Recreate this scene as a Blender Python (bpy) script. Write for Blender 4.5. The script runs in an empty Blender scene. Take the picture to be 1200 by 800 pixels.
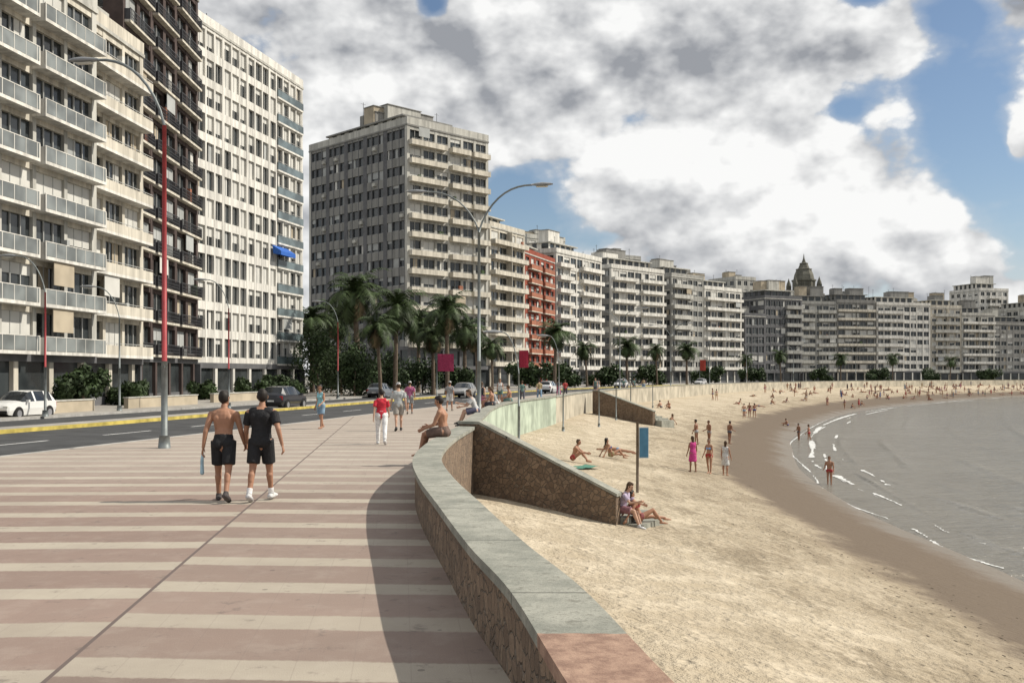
import bpy, bmesh, math, random
import numpy as np
from mathutils import Vector, Matrix
from mathutils.bvhtree import BVHTree
random.seed(7); np.random.seed(7)
F=1167.0; CH=2.0
scene=bpy.context.scene
col=scene.collection
# ------------------------------------------------------------ materials
def newmat(name):
    m=bpy.data.materials.new(name); m.use_nodes=True
    nt=m.node_tree; b=nt.nodes['Principled BSDF']
    return m,nt,b
def N(nt,t,**k):
    n=nt.nodes.new(t)
    for a,v in k.items(): setattr(n,a,v)
    return n
def L(nt,a,b): nt.links.new(a,b)
def mth(nt,op,a,b=None,c=None,clamp=False):
    n=nt.nodes.new('ShaderNodeMath'); n.operation=op; n.use_clamp=clamp
    for i,v in enumerate((a,b,c)):
        if v is None: continue
        if isinstance(v,(int,float)): n.inputs[i].default_value=v
        else: nt.links.new(v,n.inputs[i])
    return n.outputs[0]
def mixc(nt,f,a,b,blend='MIX'):
    n=nt.nodes.new('ShaderNodeMix'); n.data_type='RGBA'; n.blend_type=blend
    if isinstance(f,(int,float)): n.inputs[0].default_value=f
    else: nt.links.new(f,n.inputs[0])
    for i,v in ((6,a),(7,b)):
        if isinstance(v,tuple): n.inputs[i].default_value=(*v[:3],1)
        else: nt.links.new(v,n.inputs[i])
    return n.outputs[2]
def noise(nt,vec,scale,detail=4,rough=.55,dim='3D'):
    n=nt.nodes.new('ShaderNodeTexNoise'); n.noise_dimensions=dim; n.inputs['Scale'].default_value=scale
    n.inputs['Detail'].default_value=detail; n.inputs['Roughness'].default_value=rough
    if vec is not None: nt.links.new(vec,n.inputs['Vector'])
    return n.outputs[0]
def ramp(nt,v,a,b):
    n=nt.nodes.new('ShaderNodeMapRange'); n.interpolation_type='SMOOTHSTEP'
    nt.links.new(v,n.inputs[0]); n.inputs[1].default_value=a; n.inputs[2].default_value=b
    return n.outputs[0]
def bump(nt,b,h,strength=.3,dist=.05):
    n=nt.nodes.new('ShaderNodeBump'); n.inputs['Strength'].default_value=strength
    n.inputs['Distance'].default_value=dist
    nt.links.new(h,n.inputs['Height']); nt.links.new(n.outputs[0],b.inputs['Normal'])
def mat(name,c,rough=.8,var=.25,scale=2.0,bmp=0,metal=0,spec=.3,streak=False):
    m,nt,b=newmat(name)
    tc=N(nt,'ShaderNodeTexCoord')
    vec=tc.outputs['Object']
    if streak:
        mp=N(nt,'ShaderNodeMapping'); mp.inputs['Scale'].default_value=(1.6,1.6,.18); L(nt,vec,mp.inputs[0]); vec=mp.outputs[0]
    n=noise(nt,vec,scale,4 if streak else 2,.65)
    dark=tuple(x*(1-var) for x in c); lite=tuple(min(1,x*(1+var*.5)) for x in c)
    f=ramp(nt,n,.3,.7)
    L(nt,mixc(nt,f,dark,lite),b.inputs['Base Color'])
    b.inputs['Roughness'].default_value=rough; b.inputs['Metallic'].default_value=metal
    b.inputs['Specular IOR Level'].default_value=spec
    if bmp: bump(nt,b,noise(nt,tc.outputs['Object'],scale*6,3),bmp,.02)
    return m
WHITE=mat('white_render',(.64,.62,.57),.85,.32,.9,streak=True)
CREAM=mat('cream_render',(.55,.51,.43),.85,.32,.9,streak=True)
PALE=mat('pale_grey_render',(.45,.44,.40),.85,.32,.8,streak=True)
GREY=mat('grey_concrete',(.24,.235,.22),.85,.25,.6,streak=True)
MIDG=mat('mid_grey_concrete',(.33,.325,.30),.85,.25,.6,streak=True)
DKGREY=mat('dark_grey_cladding',(.12,.12,.125),.7,.25,.6)
BROWN=mat('dark_brown_brick',(.075,.055,.05),.85,.25,.8)
RED=mat('red_brick',(.26,.065,.04),.85,.2,.5)
TERR=mat('terracotta_brick',(.32,.13,.08),.85,.2,.5)
TAN=mat('tan_stone',(.42,.36,.27),.85,.2,.5)
BLIND=mat('roller_blind',(.58,.57,.53),.7,.15,.3)
BLINDG=mat('grey_blind',(.38,.39,.38),.7,.2,.3)
FRAME=mat('window_frame',(.42,.42,.40),.5,.1,1)
RAIL=mat('dark_railing',(.06,.06,.065),.5,.1,1)
def glassmat(name,c,r=.12):
    m,nt,b=newmat(name); tc=N(nt,'ShaderNodeTexCoord')
    n=noise(nt,tc.outputs['Object'],.45,2); f=ramp(nt,n,.35,.65)
    L(nt,mixc(nt,f,tuple(x*.5 for x in c),c),b.inputs['Base Color'])
    b.inputs['Roughness'].default_value=r; b.inputs['Specular IOR Level'].default_value=.5
    return m
GLASS=glassmat('window_glass',(.045,.052,.055))
GLASSB=glassmat('balcony_glass',(.24,.26,.255),.2)
GLASST=glassmat('teal_glass',(.14,.18,.19),.2)
AWN=mat('blue_awning',(.03,.12,.45),.7,.1,1)
ASPH=mat('asphalt',(.06,.061,.063),.9,.25,.7,.3)
KERB=mat('yellow_kerb_paint',(.5,.40,.10),.8,.35,1.5)
LINE=mat('road_paint',(.7,.7,.68),.8,.2,2)
WALK=mat('sidewalk_slabs',(.33,.31,.28),.9,.2,.6,.2)
KSTONE=mat('kerb_stone',(.36,.35,.33),.9,.2,2,.2)
LAND=mat('land_soil',(.22,.21,.18),.95,.25,.05,.2)
STEEL=mat('galvanised_steel',(.20,.22,.22),.5,.2,3,metal=.3)
REDP=mat('red_pole_paint',(.33,.05,.055),.5,.2,2)
LEAF=mat('palm_leaf',(.05,.078,.026),.6,.5,.6)
LEAF2=mat('shrub_leaf',(.04,.066,.022),.65,.5,.8)
BARK=mat('palm_bark',(.15,.115,.085),.95,.3,4,.6)
BLACKR=mat('tyre_rubber',(.02,.02,.02),.9,.1,4)
def stone_mat():
    m,nt,b=newmat('rubble_stone'); tc=N(nt,'ShaderNodeTexCoord'); v=tc.outputs['Object']
    nz=N(nt,'ShaderNodeTexNoise'); nz.inputs['Scale'].default_value=4; nz.inputs['Detail'].default_value=2; L(nt,v,nz.inputs['Vector'])
    vm=N(nt,'ShaderNodeVectorMath',operation='MULTIPLY_ADD'); L(nt,nz.outputs['Color'],vm.inputs[0]); vm.inputs[1].default_value=(.16,.16,.16); L(nt,v,vm.inputs[2]); v2=vm.outputs[0]
    vo=N(nt,'ShaderNodeTexVoronoi'); vo.inputs['Scale'].default_value=7.5; L(nt,v2,vo.inputs['Vector'])
    ve=N(nt,'ShaderNodeTexVoronoi',feature='DISTANCE_TO_EDGE'); ve.inputs['Scale'].default_value=7.5; L(nt,v2,ve.inputs['Vector'])
    sep=N(nt,'ShaderNodeSeparateColor'); L(nt,vo.outputs['Color'],sep.inputs[0])
    c=mixc(nt,sep.outputs[0],(.15,.10,.065),(.32,.225,.15))
    c=mixc(nt,mth(nt,'MULTIPLY',noise(nt,v,25,4),.7),c,(.12,.09,.065))
    e=ramp(nt,ve.outputs['Distance'],.0,.06)
    c=mixc(nt,e,(.22,.18,.14),c)
    c=mixc(nt,mth(nt,'MULTIPLY',ramp(nt,noise(nt,v,1.1,5,.7),.5,.7),.45),c,(.09,.07,.055))
    L(nt,c,b.inputs['Base Color']); b.inputs['Roughness'].default_value=.95
    h=mth(nt,'ADD',e,mth(nt,'MULTIPLY',noise(nt,v,30,3),.5)); bump(nt,b,h,.9,.04)
    return m
STONE=stone_mat()
def cap_mat():
    m,nt,b=newmat('wall_cap_concrete'); tc=N(nt,'ShaderNodeTexCoord'); v=tc.outputs['Object']
    sx=N(nt,'ShaderNodeSeparateXYZ'); L(nt,v,sx.inputs[0])
    c=mixc(nt,ramp(nt,noise(nt,v,2.2,6,.65),.3,.7),(.19,.195,.165),(.34,.335,.285))
    c=mixc(nt,mth(nt,'MULTIPLY',ramp(nt,noise(nt,v,40,4),.5,.75),.6),c,(.12,.12,.10))
    c=mixc(nt,mth(nt,'MULTIPLY',ramp(nt,noise(nt,v,7,5,.7),.55,.68),.6),c,(.13,.125,.10))
    t=mth(nt,'LESS_THAN',mth(nt,'ADD',sx.outputs[1],mth(nt,'MULTIPLY',noise(nt,v,9,3),.05)),5.28)
    terra=mixc(nt,ramp(nt,noise(nt,v,8,5,.7),.3,.7),(.21,.125,.09),(.38,.25,.18))
    c=mixc(nt,t,c,terra)
    fr=mth(nt,'FRACT',mth(nt,'DIVIDE',mth(nt,'ADD',sx.outputs[1],.75),2.0))
    j=mth(nt,'LESS_THAN',mth(nt,'ABSOLUTE',mth(nt,'SUBTRACT',fr,.5)),.005)
    c=mixc(nt,j,c,(.06,.06,.05))
    L(nt,c,b.inputs['Base Color']); b.inputs['Roughness'].default_value=.9
    bump(nt,b,noise(nt,v,35,5,.7),.6,.014)
    return m
CAP=cap_mat()
def prom_mat():
    m,nt,b=newmat('promenade_paving'); tc=N(nt,'ShaderNodeTexCoord'); v=tc.outputs['Object']
    sx=N(nt,'ShaderNodeSeparateXYZ'); L(nt,v,sx.inputs[0]); X,Y=sx.outputs[0],sx.outputs[1]
    side=mth(nt,'ADD',mth(nt,'ADD',X,3.06),mth(nt,'MULTIPLY',mth(nt,'SUBTRACT',Y,6.5),.111))
    left=mth(nt,'LESS_THAN',side,0)
    ph=mth(nt,'ADD',mth(nt,'MULTIPLY',X,.06),Y)
    ph=mth(nt,'ADD',ph,mth(nt,'MULTIPLY',left,mth(nt,'MULTIPLY',side,-.10)))
    ph=mth(nt,'ADD',ph,mth(nt,'MULTIPLY',left,.30))
    w=noise(nt,v,1.3,2); ph=mth(nt,'ADD',ph,mth(nt,'MULTIPLY',w,.07))
    w2=noise(nt,v,22,2); phr=mth(nt,'ADD',ph,mth(nt,'MULTIPLY',w2,.05))
    fr=mth(nt,'FRACT',mth(nt,'DIVIDE',phr,1.30))
    st=mth(nt,'SUBTRACT',ramp(nt,fr,0,.02),ramp(nt,fr,.34,.37))
    band=mth(nt,'FLOOR',mth(nt,'DIVIDE',phr,1.30))
    wn=N(nt,'ShaderNodeTexWhiteNoise',noise_dimensions='1D'); L(nt,mth(nt,'ADD',band,mth(nt,'MULTIPLY',left,37)),wn.inputs['W'])
    dk=mixc(nt,wn.outputs[0],(.175,.12,.095),(.265,.19,.155))
    dk=mixc(nt,mth(nt,'MULTIPLY',left,.3),dk,(.26,.165,.135))
    lt=mixc(nt,wn.outputs[0],(.44,.395,.315),(.36,.315,.25))
    c=mixc(nt,st,dk,lt)
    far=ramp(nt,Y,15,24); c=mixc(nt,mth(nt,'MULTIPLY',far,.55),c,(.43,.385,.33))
    def grid(a,s):
        q=mth(nt,'FRACT',mth(nt,'DIVIDE',a,s)); return mth(nt,'LESS_THAN',q,.022)
    gg=mth(nt,'MAXIMUM',grid(side,.40),grid(ph,.433))
    c=mixc(nt,mth(nt,'MULTIPLY',gg,.2),c,(.13,.10,.09))
    g=ramp(nt,noise(nt,v,.55,6,.7),.3,.75); c=mixc(nt,mth(nt,'MULTIPLY',g,.36),c,(.16,.12,.10))
    g1=ramp(nt,noise(nt,v,2.4,5,.7),.45,.7); c=mixc(nt,mth(nt,'MULTIPLY',g1,.18),c,(.44,.39,.33))
    g2=noise(nt,v,60,3,.7); c=mixc(nt,mth(nt,'MULTIPLY',g2,.3),c,(.34,.29,.245))
    s=ramp(nt,noise(nt,v,3.1,5,.7),.58,.70); c=mixc(nt,mth(nt,'MULTIPLY',s,.5),c,(.10,.08,.07))
    vo=N(nt,'ShaderNodeTexVoronoi'); vo.inputs['Scale'].default_value=2.2; L(nt,v,vo.inputs['Vector'])
    sp=mth(nt,'LESS_THAN',vo.outputs['Distance'],.06); c=mixc(nt,mth(nt,'MULTIPLY',sp,.5),c,(.07,.055,.05))
    j=mth(nt,'LESS_THAN',mth(nt,'ABSOLUTE',side),.018)
    c=mixc(nt,j,c,(.12,.09,.08))
    L(nt,c,b.inputs['Base Color']); b.inputs['Roughness'].default_value=.85
    bump(nt,b,noise(nt,v,70,4,.7),.4,.01)
    return m
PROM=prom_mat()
def sand_mat():
    m,nt,b=newmat('beach_sand'); tc=N(nt,'ShaderNodeTexCoord'); v=tc.outputs['Object']
    at=N(nt,'ShaderNodeAttribute',attribute_name='shore'); t=at.outputs['Fac']
    n1=noise(nt,v,.22,6,.65); n2=noise(nt,v,1.3,6,.72)
    dry=mixc(nt,ramp(nt,n2,.3,.7),(.42,.35,.25),(.55,.475,.36))
    dry=mixc(nt,mth(nt,'MULTIPLY',ramp(nt,n1,.40,.64),.55),dry,(.36,.295,.205))
    tt=mth(nt,'ADD',t,mth(nt,'MULTIPLY',mth(nt,'SUBTRACT',n1,.5),.22))
    tt=mth(nt,'ADD',tt,mth(nt,'MULTIPLY',mth(nt,'SUBTRACT',n2,.5),.12))
    damp=ramp(nt,tt,.36,.60); wet=ramp(nt,tt,.60,.70)
    cb=N(nt,'ShaderNodeCombineXYZ'); sx=N(nt,'ShaderNodeSeparateXYZ'); L(nt,v,sx.inputs[0])
    L(nt,mth(nt,'MULTIPLY',t,9),cb.inputs[0]);L(nt,mth(nt,'MULTIPLY',sx.outputs[1],.22),cb.inputs[1]);L(nt,mth(nt,'MULTIPLY',sx.outputs[0],.15),cb.inputs[2])
    ns=noise(nt,cb.outputs[0],1.5,6,.75)
    n3=noise(nt,v,4.5,5,.7)
    pm_=mth(nt,'ADD',mth(nt,'MULTIPLY',ns,.65),mth(nt,'MULTIPLY',n3,.35))
    patch=mth(nt,'MULTIPLY',ramp(nt,tt,.22,.42),ramp(nt,pm_,.47,.56))
    c=mixc(nt,mth(nt,'MULTIPLY',patch,.62),dry,(.19,.15,.10))
    c=mixc(nt,mth(nt,'MULTIPLY',damp,.5),c,(.28,.225,.155))
    c=mixc(nt,wet,c,(.135,.103,.074))
    c=mixc(nt,ramp(nt,tt,.88,.98),c,(.18,.15,.115))
    L(nt,c,b.inputs['Base Color'])
    r=mth(nt,'SUBTRACT',.95,mth(nt,'MULTIPLY',ramp(nt,tt,.85,.97),.5)); L(nt,r,b.inputs['Roughness'])
    b.inputs['Specular IOR Level'].default_value=.3
    vo=N(nt,'ShaderNodeTexVoronoi'); vo.inputs['Scale'].default_value=2.6; vo.inputs['Randomness'].default_value=1; L(nt,v,vo.inputs['Vector'])
    vo2=N(nt,'ShaderNodeTexVoronoi'); vo2.inputs['Scale'].default_value=4.3; L(nt,v,vo2.inputs['Vector'])
    ft=mth(nt,'MULTIPLY',ramp(nt,vo.outputs['Distance'],.08,.34),ramp(nt,n2,.35,.6))
    h=mth(nt,'ADD',noise(nt,v,5,5,.62),mth(nt,'MULTIPLY',ft,.7))
    h=mth(nt,'ADD',h,mth(nt,'MULTIPLY',ramp(nt,vo2.outputs['Distance'],.05,.3),.35))
    h=mth(nt,'ADD',h,mth(nt,'MULTIPLY',noise(nt,v,1.1,2),.8))
    h=mth(nt,'MULTIPLY',h,mth(nt,'SUBTRACT',1.0,mth(nt,'MULTIPLY',wet,.8)))
    bump(nt,b,h,.75,.11)
    return m
SAND=sand_mat()
def water_mat():
    m,nt,b=newmat('sea_water'); tc=N(nt,'ShaderNodeTexCoord'); v=tc.outputs['Object']
    n=noise(nt,v,.12,3)
    L(nt,mixc(nt,n,(.16,.145,.12),(.23,.215,.18)),b.inputs['Base Color'])
    b.inputs['Roughness'].default_value=.18; b.inputs['IOR'].default_value=1.33
    mp=N(nt,'ShaderNodeMapping'); mp.inputs['Scale'].default_value=(.5,1.2,1); mp.inputs['Rotation'].default_value=(0,0,-.9); L(nt,v,mp.inputs[0])
    h=mth(nt,'ADD',noise(nt,mp.outputs[0],1.3,5,.62),mth(nt,'MULTIPLY',noise(nt,mp.outputs[0],.3,2),1.9))
    bump(nt,b,h,.9,.42)
    return m
WATER=water_mat()
FOAM=mat('sea_foam',(.62,.62,.60),.7,.3,4,.4)
# ------------------------------------------------------------ mesh helpers
def mkobj(name,verts,faces,mats,fm=None,smooth=False,parent=None):
    me=bpy.data.meshes.new(name); me.from_pydata([tuple(v) for v in verts],[],faces)
    for m in mats: me.materials.append(m)
    if fm is not None: me.polygons.foreach_set('material_index',fm)
    if smooth: me.polygons.foreach_set('use_smooth',[True]*len(me.polygons))
    me.update()
    o=bpy.data.objects.new(name,me); col.objects.link(o)
    if parent: o.parent=parent
    return o
def empty(name,loc=(0,0,0),rz=0):
    e=bpy.data.objects.new(name,None); e.location=loc; e.rotation_euler=(0,0,rz); col.objects.link(e); e.empty_display_size=.3; return e
BF=[(0,1,2,3),(7,6,5,4),(0,4,5,1),(1,5,6,2),(2,6,7,3),(3,7,4,0)]
class Build:
    def __init__(s,name): s.name=name; s.g={}
    def box(s,grp,m,fr,u,n,z):
        O,U,Nn=fr
        g=s.g.setdefault(grp,[[],[],[],[]])
        if m not in g[3]: g[3].append(m)
        mi=g[3].index(m); k=len(g[0])
        for zz in z:
            for a,b in ((u[0],n[0]),(u[1],n[0]),(u[1],n[1]),(u[0],n[1])):
                g[0].append((O[0]+U[0]*a+Nn[0]*b,O[1]+U[1]*a+Nn[1]*b,zz))
        for f in BF: g[1].append(tuple(k+i for i in f)); g[2].append(mi)
    def finish(s,loc=(0,0,0)):
        e=empty(s.name,loc)
        for k,g in s.g.items():
            o=mkobj(k,g[0],g[1],g[3],g[2],parent=e)
            o.matrix_parent_inverse=Matrix.Translation(-Vector(loc))
        return e
def catmull(P,sub):
    P=[np.array(p,float) for p in P]; out=[]
    for i in range(len(P)-1):
        p0=P[max(i-1,0)];p1=P[i];p2=P[i+1];p3=P[min(i+2,len(P)-1)]
        d1=np.linalg.norm(p2-p1);d0=max(np.linalg.norm(p1-p0),1e-6);d2=max(np.linalg.norm(p3-p2),1e-6)
        m1=((p2-p1)/d1 if i==0 else (p2-p0)/(d0+d1))*d1
        m2=((p2-p1)/d1 if i==len(P)-2 else (p3-p1)/(d1+d2))*d1
        for k in range(sub):
            t=k/sub;t2=t*t;t3=t2*t
            out.append((2*t3-3*t2+1)*p1+(t3-2*t2+t)*m1+(-2*t3+3*t2)*p2+(t3-t2)*m2)
    out.append(P[-1]); return np.array(out)
def offset(C,d):
    T=np.gradient(C,axis=0); T/=np.linalg.norm(T,axis=1)[:,None]
    return C+np.stack([-T[:,1],T[:,0]],1)*d
def ribbon(name,A,B,z,skirt,mats,parent=None,ztop2=None):
    n=len(A); v=[];f=[];fm=[]
    for a,b in zip(A,B):
        v+=[(a[0],a[1],z-skirt),(a[0],a[1],z),(b[0],b[1],z if ztop2 is None else ztop2),(b[0],b[1],z-skirt)]
    for i in range(n-1):
        k=4*i
        f.append((k+1,k+5,k+6,k+2)); fm.append(0)
        if skirt>0:
            f.append((k,k+4,k+5,k+1)); f.append((k+2,k+6,k+7,k+3)); fm+=[len(mats)-1]*2
    if skirt>0: f.append((0,1,2,3)); f.append((4*n-4,4*n-3,4*n-2,4*n-1)); fm+=[len(mats)-1]*2
    return mkobj(name,v,f,mats,fm,parent=parent)
# ------------------------------------------------------------ coast curves
Wp=[(1.9,-20),(1.5,-8),(0.9,0),(.246,4.41),(-.02,6.35),(-.34,7.94),(-.8,10.6),(-1.24,13.2),(-1.60,16),(-1.72,18.5),(-1.68,22),(-1.45,27),(-1.35,33),(-1.2,41),(-.5,50),(2,63),(6,85),(14,115),(30,160),(52,210),(85,260),(125,300),(175,335),(240,352),(350,385),(500,450),(900,700)]
Kp=[(-22,-20),(-19.5,-8),(-17.7,0),(-16.8,4.4),(-16.4,6.35),(-16.1,8),(-15.5,10.6),(-15,13.2),(-14.4,16),(-13.9,18.5),(-13.1,22),(-12.1,27),(-10.9,33),(-9.2,41),(-7.6,50),(-4.8,64),(-.5,87),(6.8,119),(22,164),(44,215),(78,267),(120,308),(171,344),(238,362),(347,394),(498,460),(895,710)]
Qp=[(13,-20),(13,-8),(13,0),(13.2,8),(13.4,12),(13.7,16),(14.2,20),(14.7,24),(15.1,28.5),(15.3,32),(15.4,35.6),(15.5,40),(15.9,46),(17.2,56),(19,66),(22.3,79),(27,96),(38,125),(60,172),(88,215),(115,252),(140,282),(168,302),(235,327),(345,358),(498,425),(900,660)]
SUB=8
W=catmull(Wp,SUB);K1=catmull(Kp,SUB);Q=catmull(Qp,SUB)
K2=offset(K1,8.3);K3=offset(K1,10.0);K4=offset(K1,17.0);K5=offset(K1,46)
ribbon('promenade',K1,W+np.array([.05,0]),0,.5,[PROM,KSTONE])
ribbon('promenade_kerb',offset(K1,.18),K1,.012,.5,[KSTONE])
ribbon('coastal_road',K2,offset(K1,.18),-.13,0,[ASPH])
ribbon('road_median',K3,offset(K1,8.45),.0,.4,[WALK,KERB])
ribbon('median_kerb',offset(K1,8.45),offset(K1,8.3),.02,.4,[KERB])
ribbon('service_road',K4,K3,-.25,0,[ASPH])
ribbon('sidewalk',K5,K4,-.11,.4,[WALK,KSTONE])
pv=[];pf=[]
Cm=offset(K1,4.2)
seg=np.cumsum(np.r_[0,np.linalg.norm(np.diff(Cm,axis=0),axis=1)])
for s0 in np.arange(2,300,6):
    ps=[]
    for s in (s0,s0+3):
        ps.append(np.array([np.interp(s,seg,Cm[:,0]),np.interp(s,seg,Cm[:,1])]))
    d=(ps[1]-ps[0]);d/=np.linalg.norm(d);nn=np.array([-d[1],d[0]])*.06;k=len(pv)
    for q in (ps[0]-nn,ps[0]+nn,ps[1]+nn,ps[1]-nn): pv.append((q[0],q[1],-.126))
    pf.append((k,k+1,k+2,k+3))
mkobj('lane_marking',pv,pf,[LINE])
lp=[(p[0]+.1,p[1]) for p in W[::2]]
poly=lp+[(3000,2500),(3000,6000),(-6000,6000),(-6000,-1500),(1.9,-1500)]
bm=bmesh.new(); vs=[bm.verts.new((x,y,-.36)) for x,y in poly]; bm.faces.new(vs)
bmesh.ops.triangulate(bm,faces=bm.faces[:]); me=bpy.data.meshes.new('land_ground'); bm.to_mesh(me); me.materials.append(LAND)
o=bpy.data.objects.new('ground',me); col.objects.link(o)
mkobj('sea',[(-200,-3000,-4.1),(9000,-3000,-4.1),(9000,9000,-4.1),(-200,9000,-4.1)],[(0,1,2,3)],[WATER])
A=offset(W,-.3); NA=44; v=[];att=[]
for i in range(len(A)):
    for j in range(NA):
        t=j/(NA-1)*1.8
        p=A[i]*(1-t)+Q[i]*t
        if t<=1: z=-1.15-2.95*t**1.15
        else: z=-4.1-(t-1)*3.0
        z+=.05*math.sin(p[0]*.9+p[1]*.37)*math.sin(p[1]*.6)*(1 if .03<t<.7 else 0)
        v.append((p[0],p[1],z)); att.append(t)
f=[(i*NA+j,i*NA+j+1,(i+1)*NA+j+1,(i+1)*NA+j) for i in range(len(A)-1) for j in range(NA-1)]
sand=mkobj('beach_sand',v,f,[SAND],smooth=True)
a=sand.data.attributes.new('shore','FLOAT','POINT'); a.data.foreach_set('value',att)
bvh=BVHTree.FromPolygons([Vector(p) for p in v],f)
def sand_hit(px,py):
    d=Vector(((px-600)/F,1,-(py-440)/F)).normalized()
    h=bvh.ray_cast(Vector((0,0,CH)),d); return h[0]
def sand_z(x,y):
    h=bvh.ray_cast(Vector((x,y,5)),Vector((0,0,-1))); return h[0].z if h[0] else None
def foam(off,w,seed,i0,i1,gap,z=-4.085):
    R=random.Random(seed); C=offset(Q,-off)[i0*SUB:i1*SUB]
    C=catmull(C,5); v=[];f=[];prev=False
    nn=offset(C,-1)-C; ph=R.random()*6
    for i,p in enumerate(C):
        s=i*.23+ph
        g=math.sin(s*.31)+math.sin(s*.83+1)+.6*math.sin(s*2.1)
        ww=w*min(1,max(0,g-gap)*1.5)*(.45+.3*math.sin(s*.7)+.35*R.random())
        c=p+nn[i]*(.35*math.sin(s*.25)+.10*R.random())
        if ww>0.02:
            k=len(v); v+=[(*(c-nn[i]*ww*.5),z),(*(c+nn[i]*ww*.5),z)]
            if prev: f.append((k-2,k-1,k+1,k))
            prev=True
        else: prev=False
    return v,f
fv=[];ff=[]
for spec in ((.1,.15,1,5,26,-1.3),(1.5,.6,2,13,24,-.8),(1.9,.25,6,12,23,-.2),(3.6,.35,3,13,22,.3),(1.8,.06,4,6,13,.4)):
    a_,b_=foam(*spec); k=len(fv); fv+=a_; ff+=[tuple(x+k for x in q) for q in b_]
for q in range(len(fv)): fv[q]=(fv[q][0],fv[q][1],-4.085+.0008*(q%7))
mkobj('shore_foam',fv,ff,[FOAM])
rv=[];rf=[]
for k_,(off,i0,i1,hh,ww) in enumerate(((2.6,5,24,.07,.5),(4.6,4,24,.08,.7),(7.5,4,23,.09,.9),(11,3,22,.09,1.1),(16,3,21,.10,1.3),(22,3,20,.10,1.5))):
    C=catmull(offset(Q,-off)[i0*SUB:i1*SUB],3); nn=offset(C,-1)-C
    for i,p in enumerate(C):
        s=i*.35+k_*2; amp=hh*max(0,.5+.5*math.sin(s*.21)+.4*math.sin(s*.57)); c=p+nn[i]*.6*math.sin(s*.11+k_)
        k=len(rv)
        for q,z in ((-.5,-.01),(-.15,.5),(0,1),(.2,.6),(.9,-.01)): rv.append((*(c+nn[i]*ww*q),-4.105+amp*z))
        if i: 
            for j in range(4): rf.append((k-5+j,k-4+j,k+1+j,k+j))
mkobj('shore_wavelets',rv,rf,[WATER],smooth=True)
# ------------------------------------------------------------ sea wall
def seawall(name,C,m=STONE):
    e=empty(name)
    ribbon('stone_body',offset(C,-.04),offset(C,-.42),.56,3.6,[m],parent=e)
    ribbon('cap',offset(C,.0),offset(C,-.47),.64,.078,[CAP],parent=e)
iy=lambda y:int(np.argmin(np.abs(W[:,1]-y)))
i27=iy(27.0); i29=iy(28.8)
seawall('sea_wall',W[:i27+1])
ribbon('stair_landing',offset(W[i27:i29+1],.0),offset(W[i27:i29+1],-.6),.004,2.5,[CAP])
PWALL=mat('painted_wall_green',(.40,.46,.37),.85,.35,.7)
FWALL=mat('pale_wall_render',(.44,.40,.32),.9,.3,.5)
def seawall2(C):
    e=empty('painted_sea_wall')
    ribbon('body',offset(C,-.04),offset(C,-.42),.60,3.6,[STONE,PWALL],parent=e)
    ribbon('cap',offset(C,.0),offset(C,-.47),.68,.078,[CAP],parent=e)
seawall2(W[i29:iy(66)+1]); seawall('sea_wall',W[iy(66):],FWALL)
def stair(name,p0,p1,ztop,zend,width,nst,sm=STONE):
    p0=np.array(p0);p1=np.array(p1);d=p1-p0;Ln=np.linalg.norm(d);d/=Ln;n=np.array([-d[1],d[0]])
    e=empty(name)
    prof=[(-.25,-3.2),(-.25,ztop),(.35,ztop),(Ln,zend+.72),(Ln,zend-1.2)]
    th=.34;v=[];k=len(prof)
    for s,off in ((0,0),(1,-th)):
        for x,z in prof: q=p0+d*x+n*off; v.append((q[0],q[1],z))
    f=[tuple(range(k)),tuple(range(2*k-1,k-1,-1))]+[(i,i+k,(i+1)%k+k,(i+1)%k) for i in range(k)]
    mkobj('side_wall',v,f,[sm],parent=e)
    cp=[(-.28,ztop),(.36,ztop),(Ln+.04,zend+.72)];v=[];f=[]
    for x,z in cp:
        for off,dz in ((.03,.002),(.03,.075),(-th-.03,.075),(-th-.03,.002)):
            q=p0+d*x+n*off; v.append((q[0],q[1],z+dz))
    for i in range(2):
        for j in range(4): f.append((i*4+j,i*4+(j+1)%4,i*4+4+(j+1)%4,i*4+4+j))
    f+=[(0,1,2,3),(8,9,10,11)]
    mkobj('wall_cap',v,f,[CAP],parent=e)
    v=[];f=[]
    for i in range(nst):
        z=0-(i+1)*(0-zend)/nst; x0=.1+i*(Ln+.5)/nst; x1=x0+(Ln+.5)/nst+.02
        kk=len(v)
        for zz in (-4,z):
            for a_,c_ in ((x0,.02),(x1,.02),(x1,width),(x0,width)):
                q=p0+d*a_+n*c_; v.append((q[0],q[1],zz))
        f+=[tuple(kk+q for q in ff_) for ff_ in BF]
    mkobj('steps',v,f,[CAP],parent=e)
    return d,n
D0=stair('beach_stair',(-1.05,27.1),(2.75,25.25),.70,-1.75,1.7,11)
stair('beach_stair',(7.2,84),(11.5,80),.7,-1.6,1.8,11)
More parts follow.
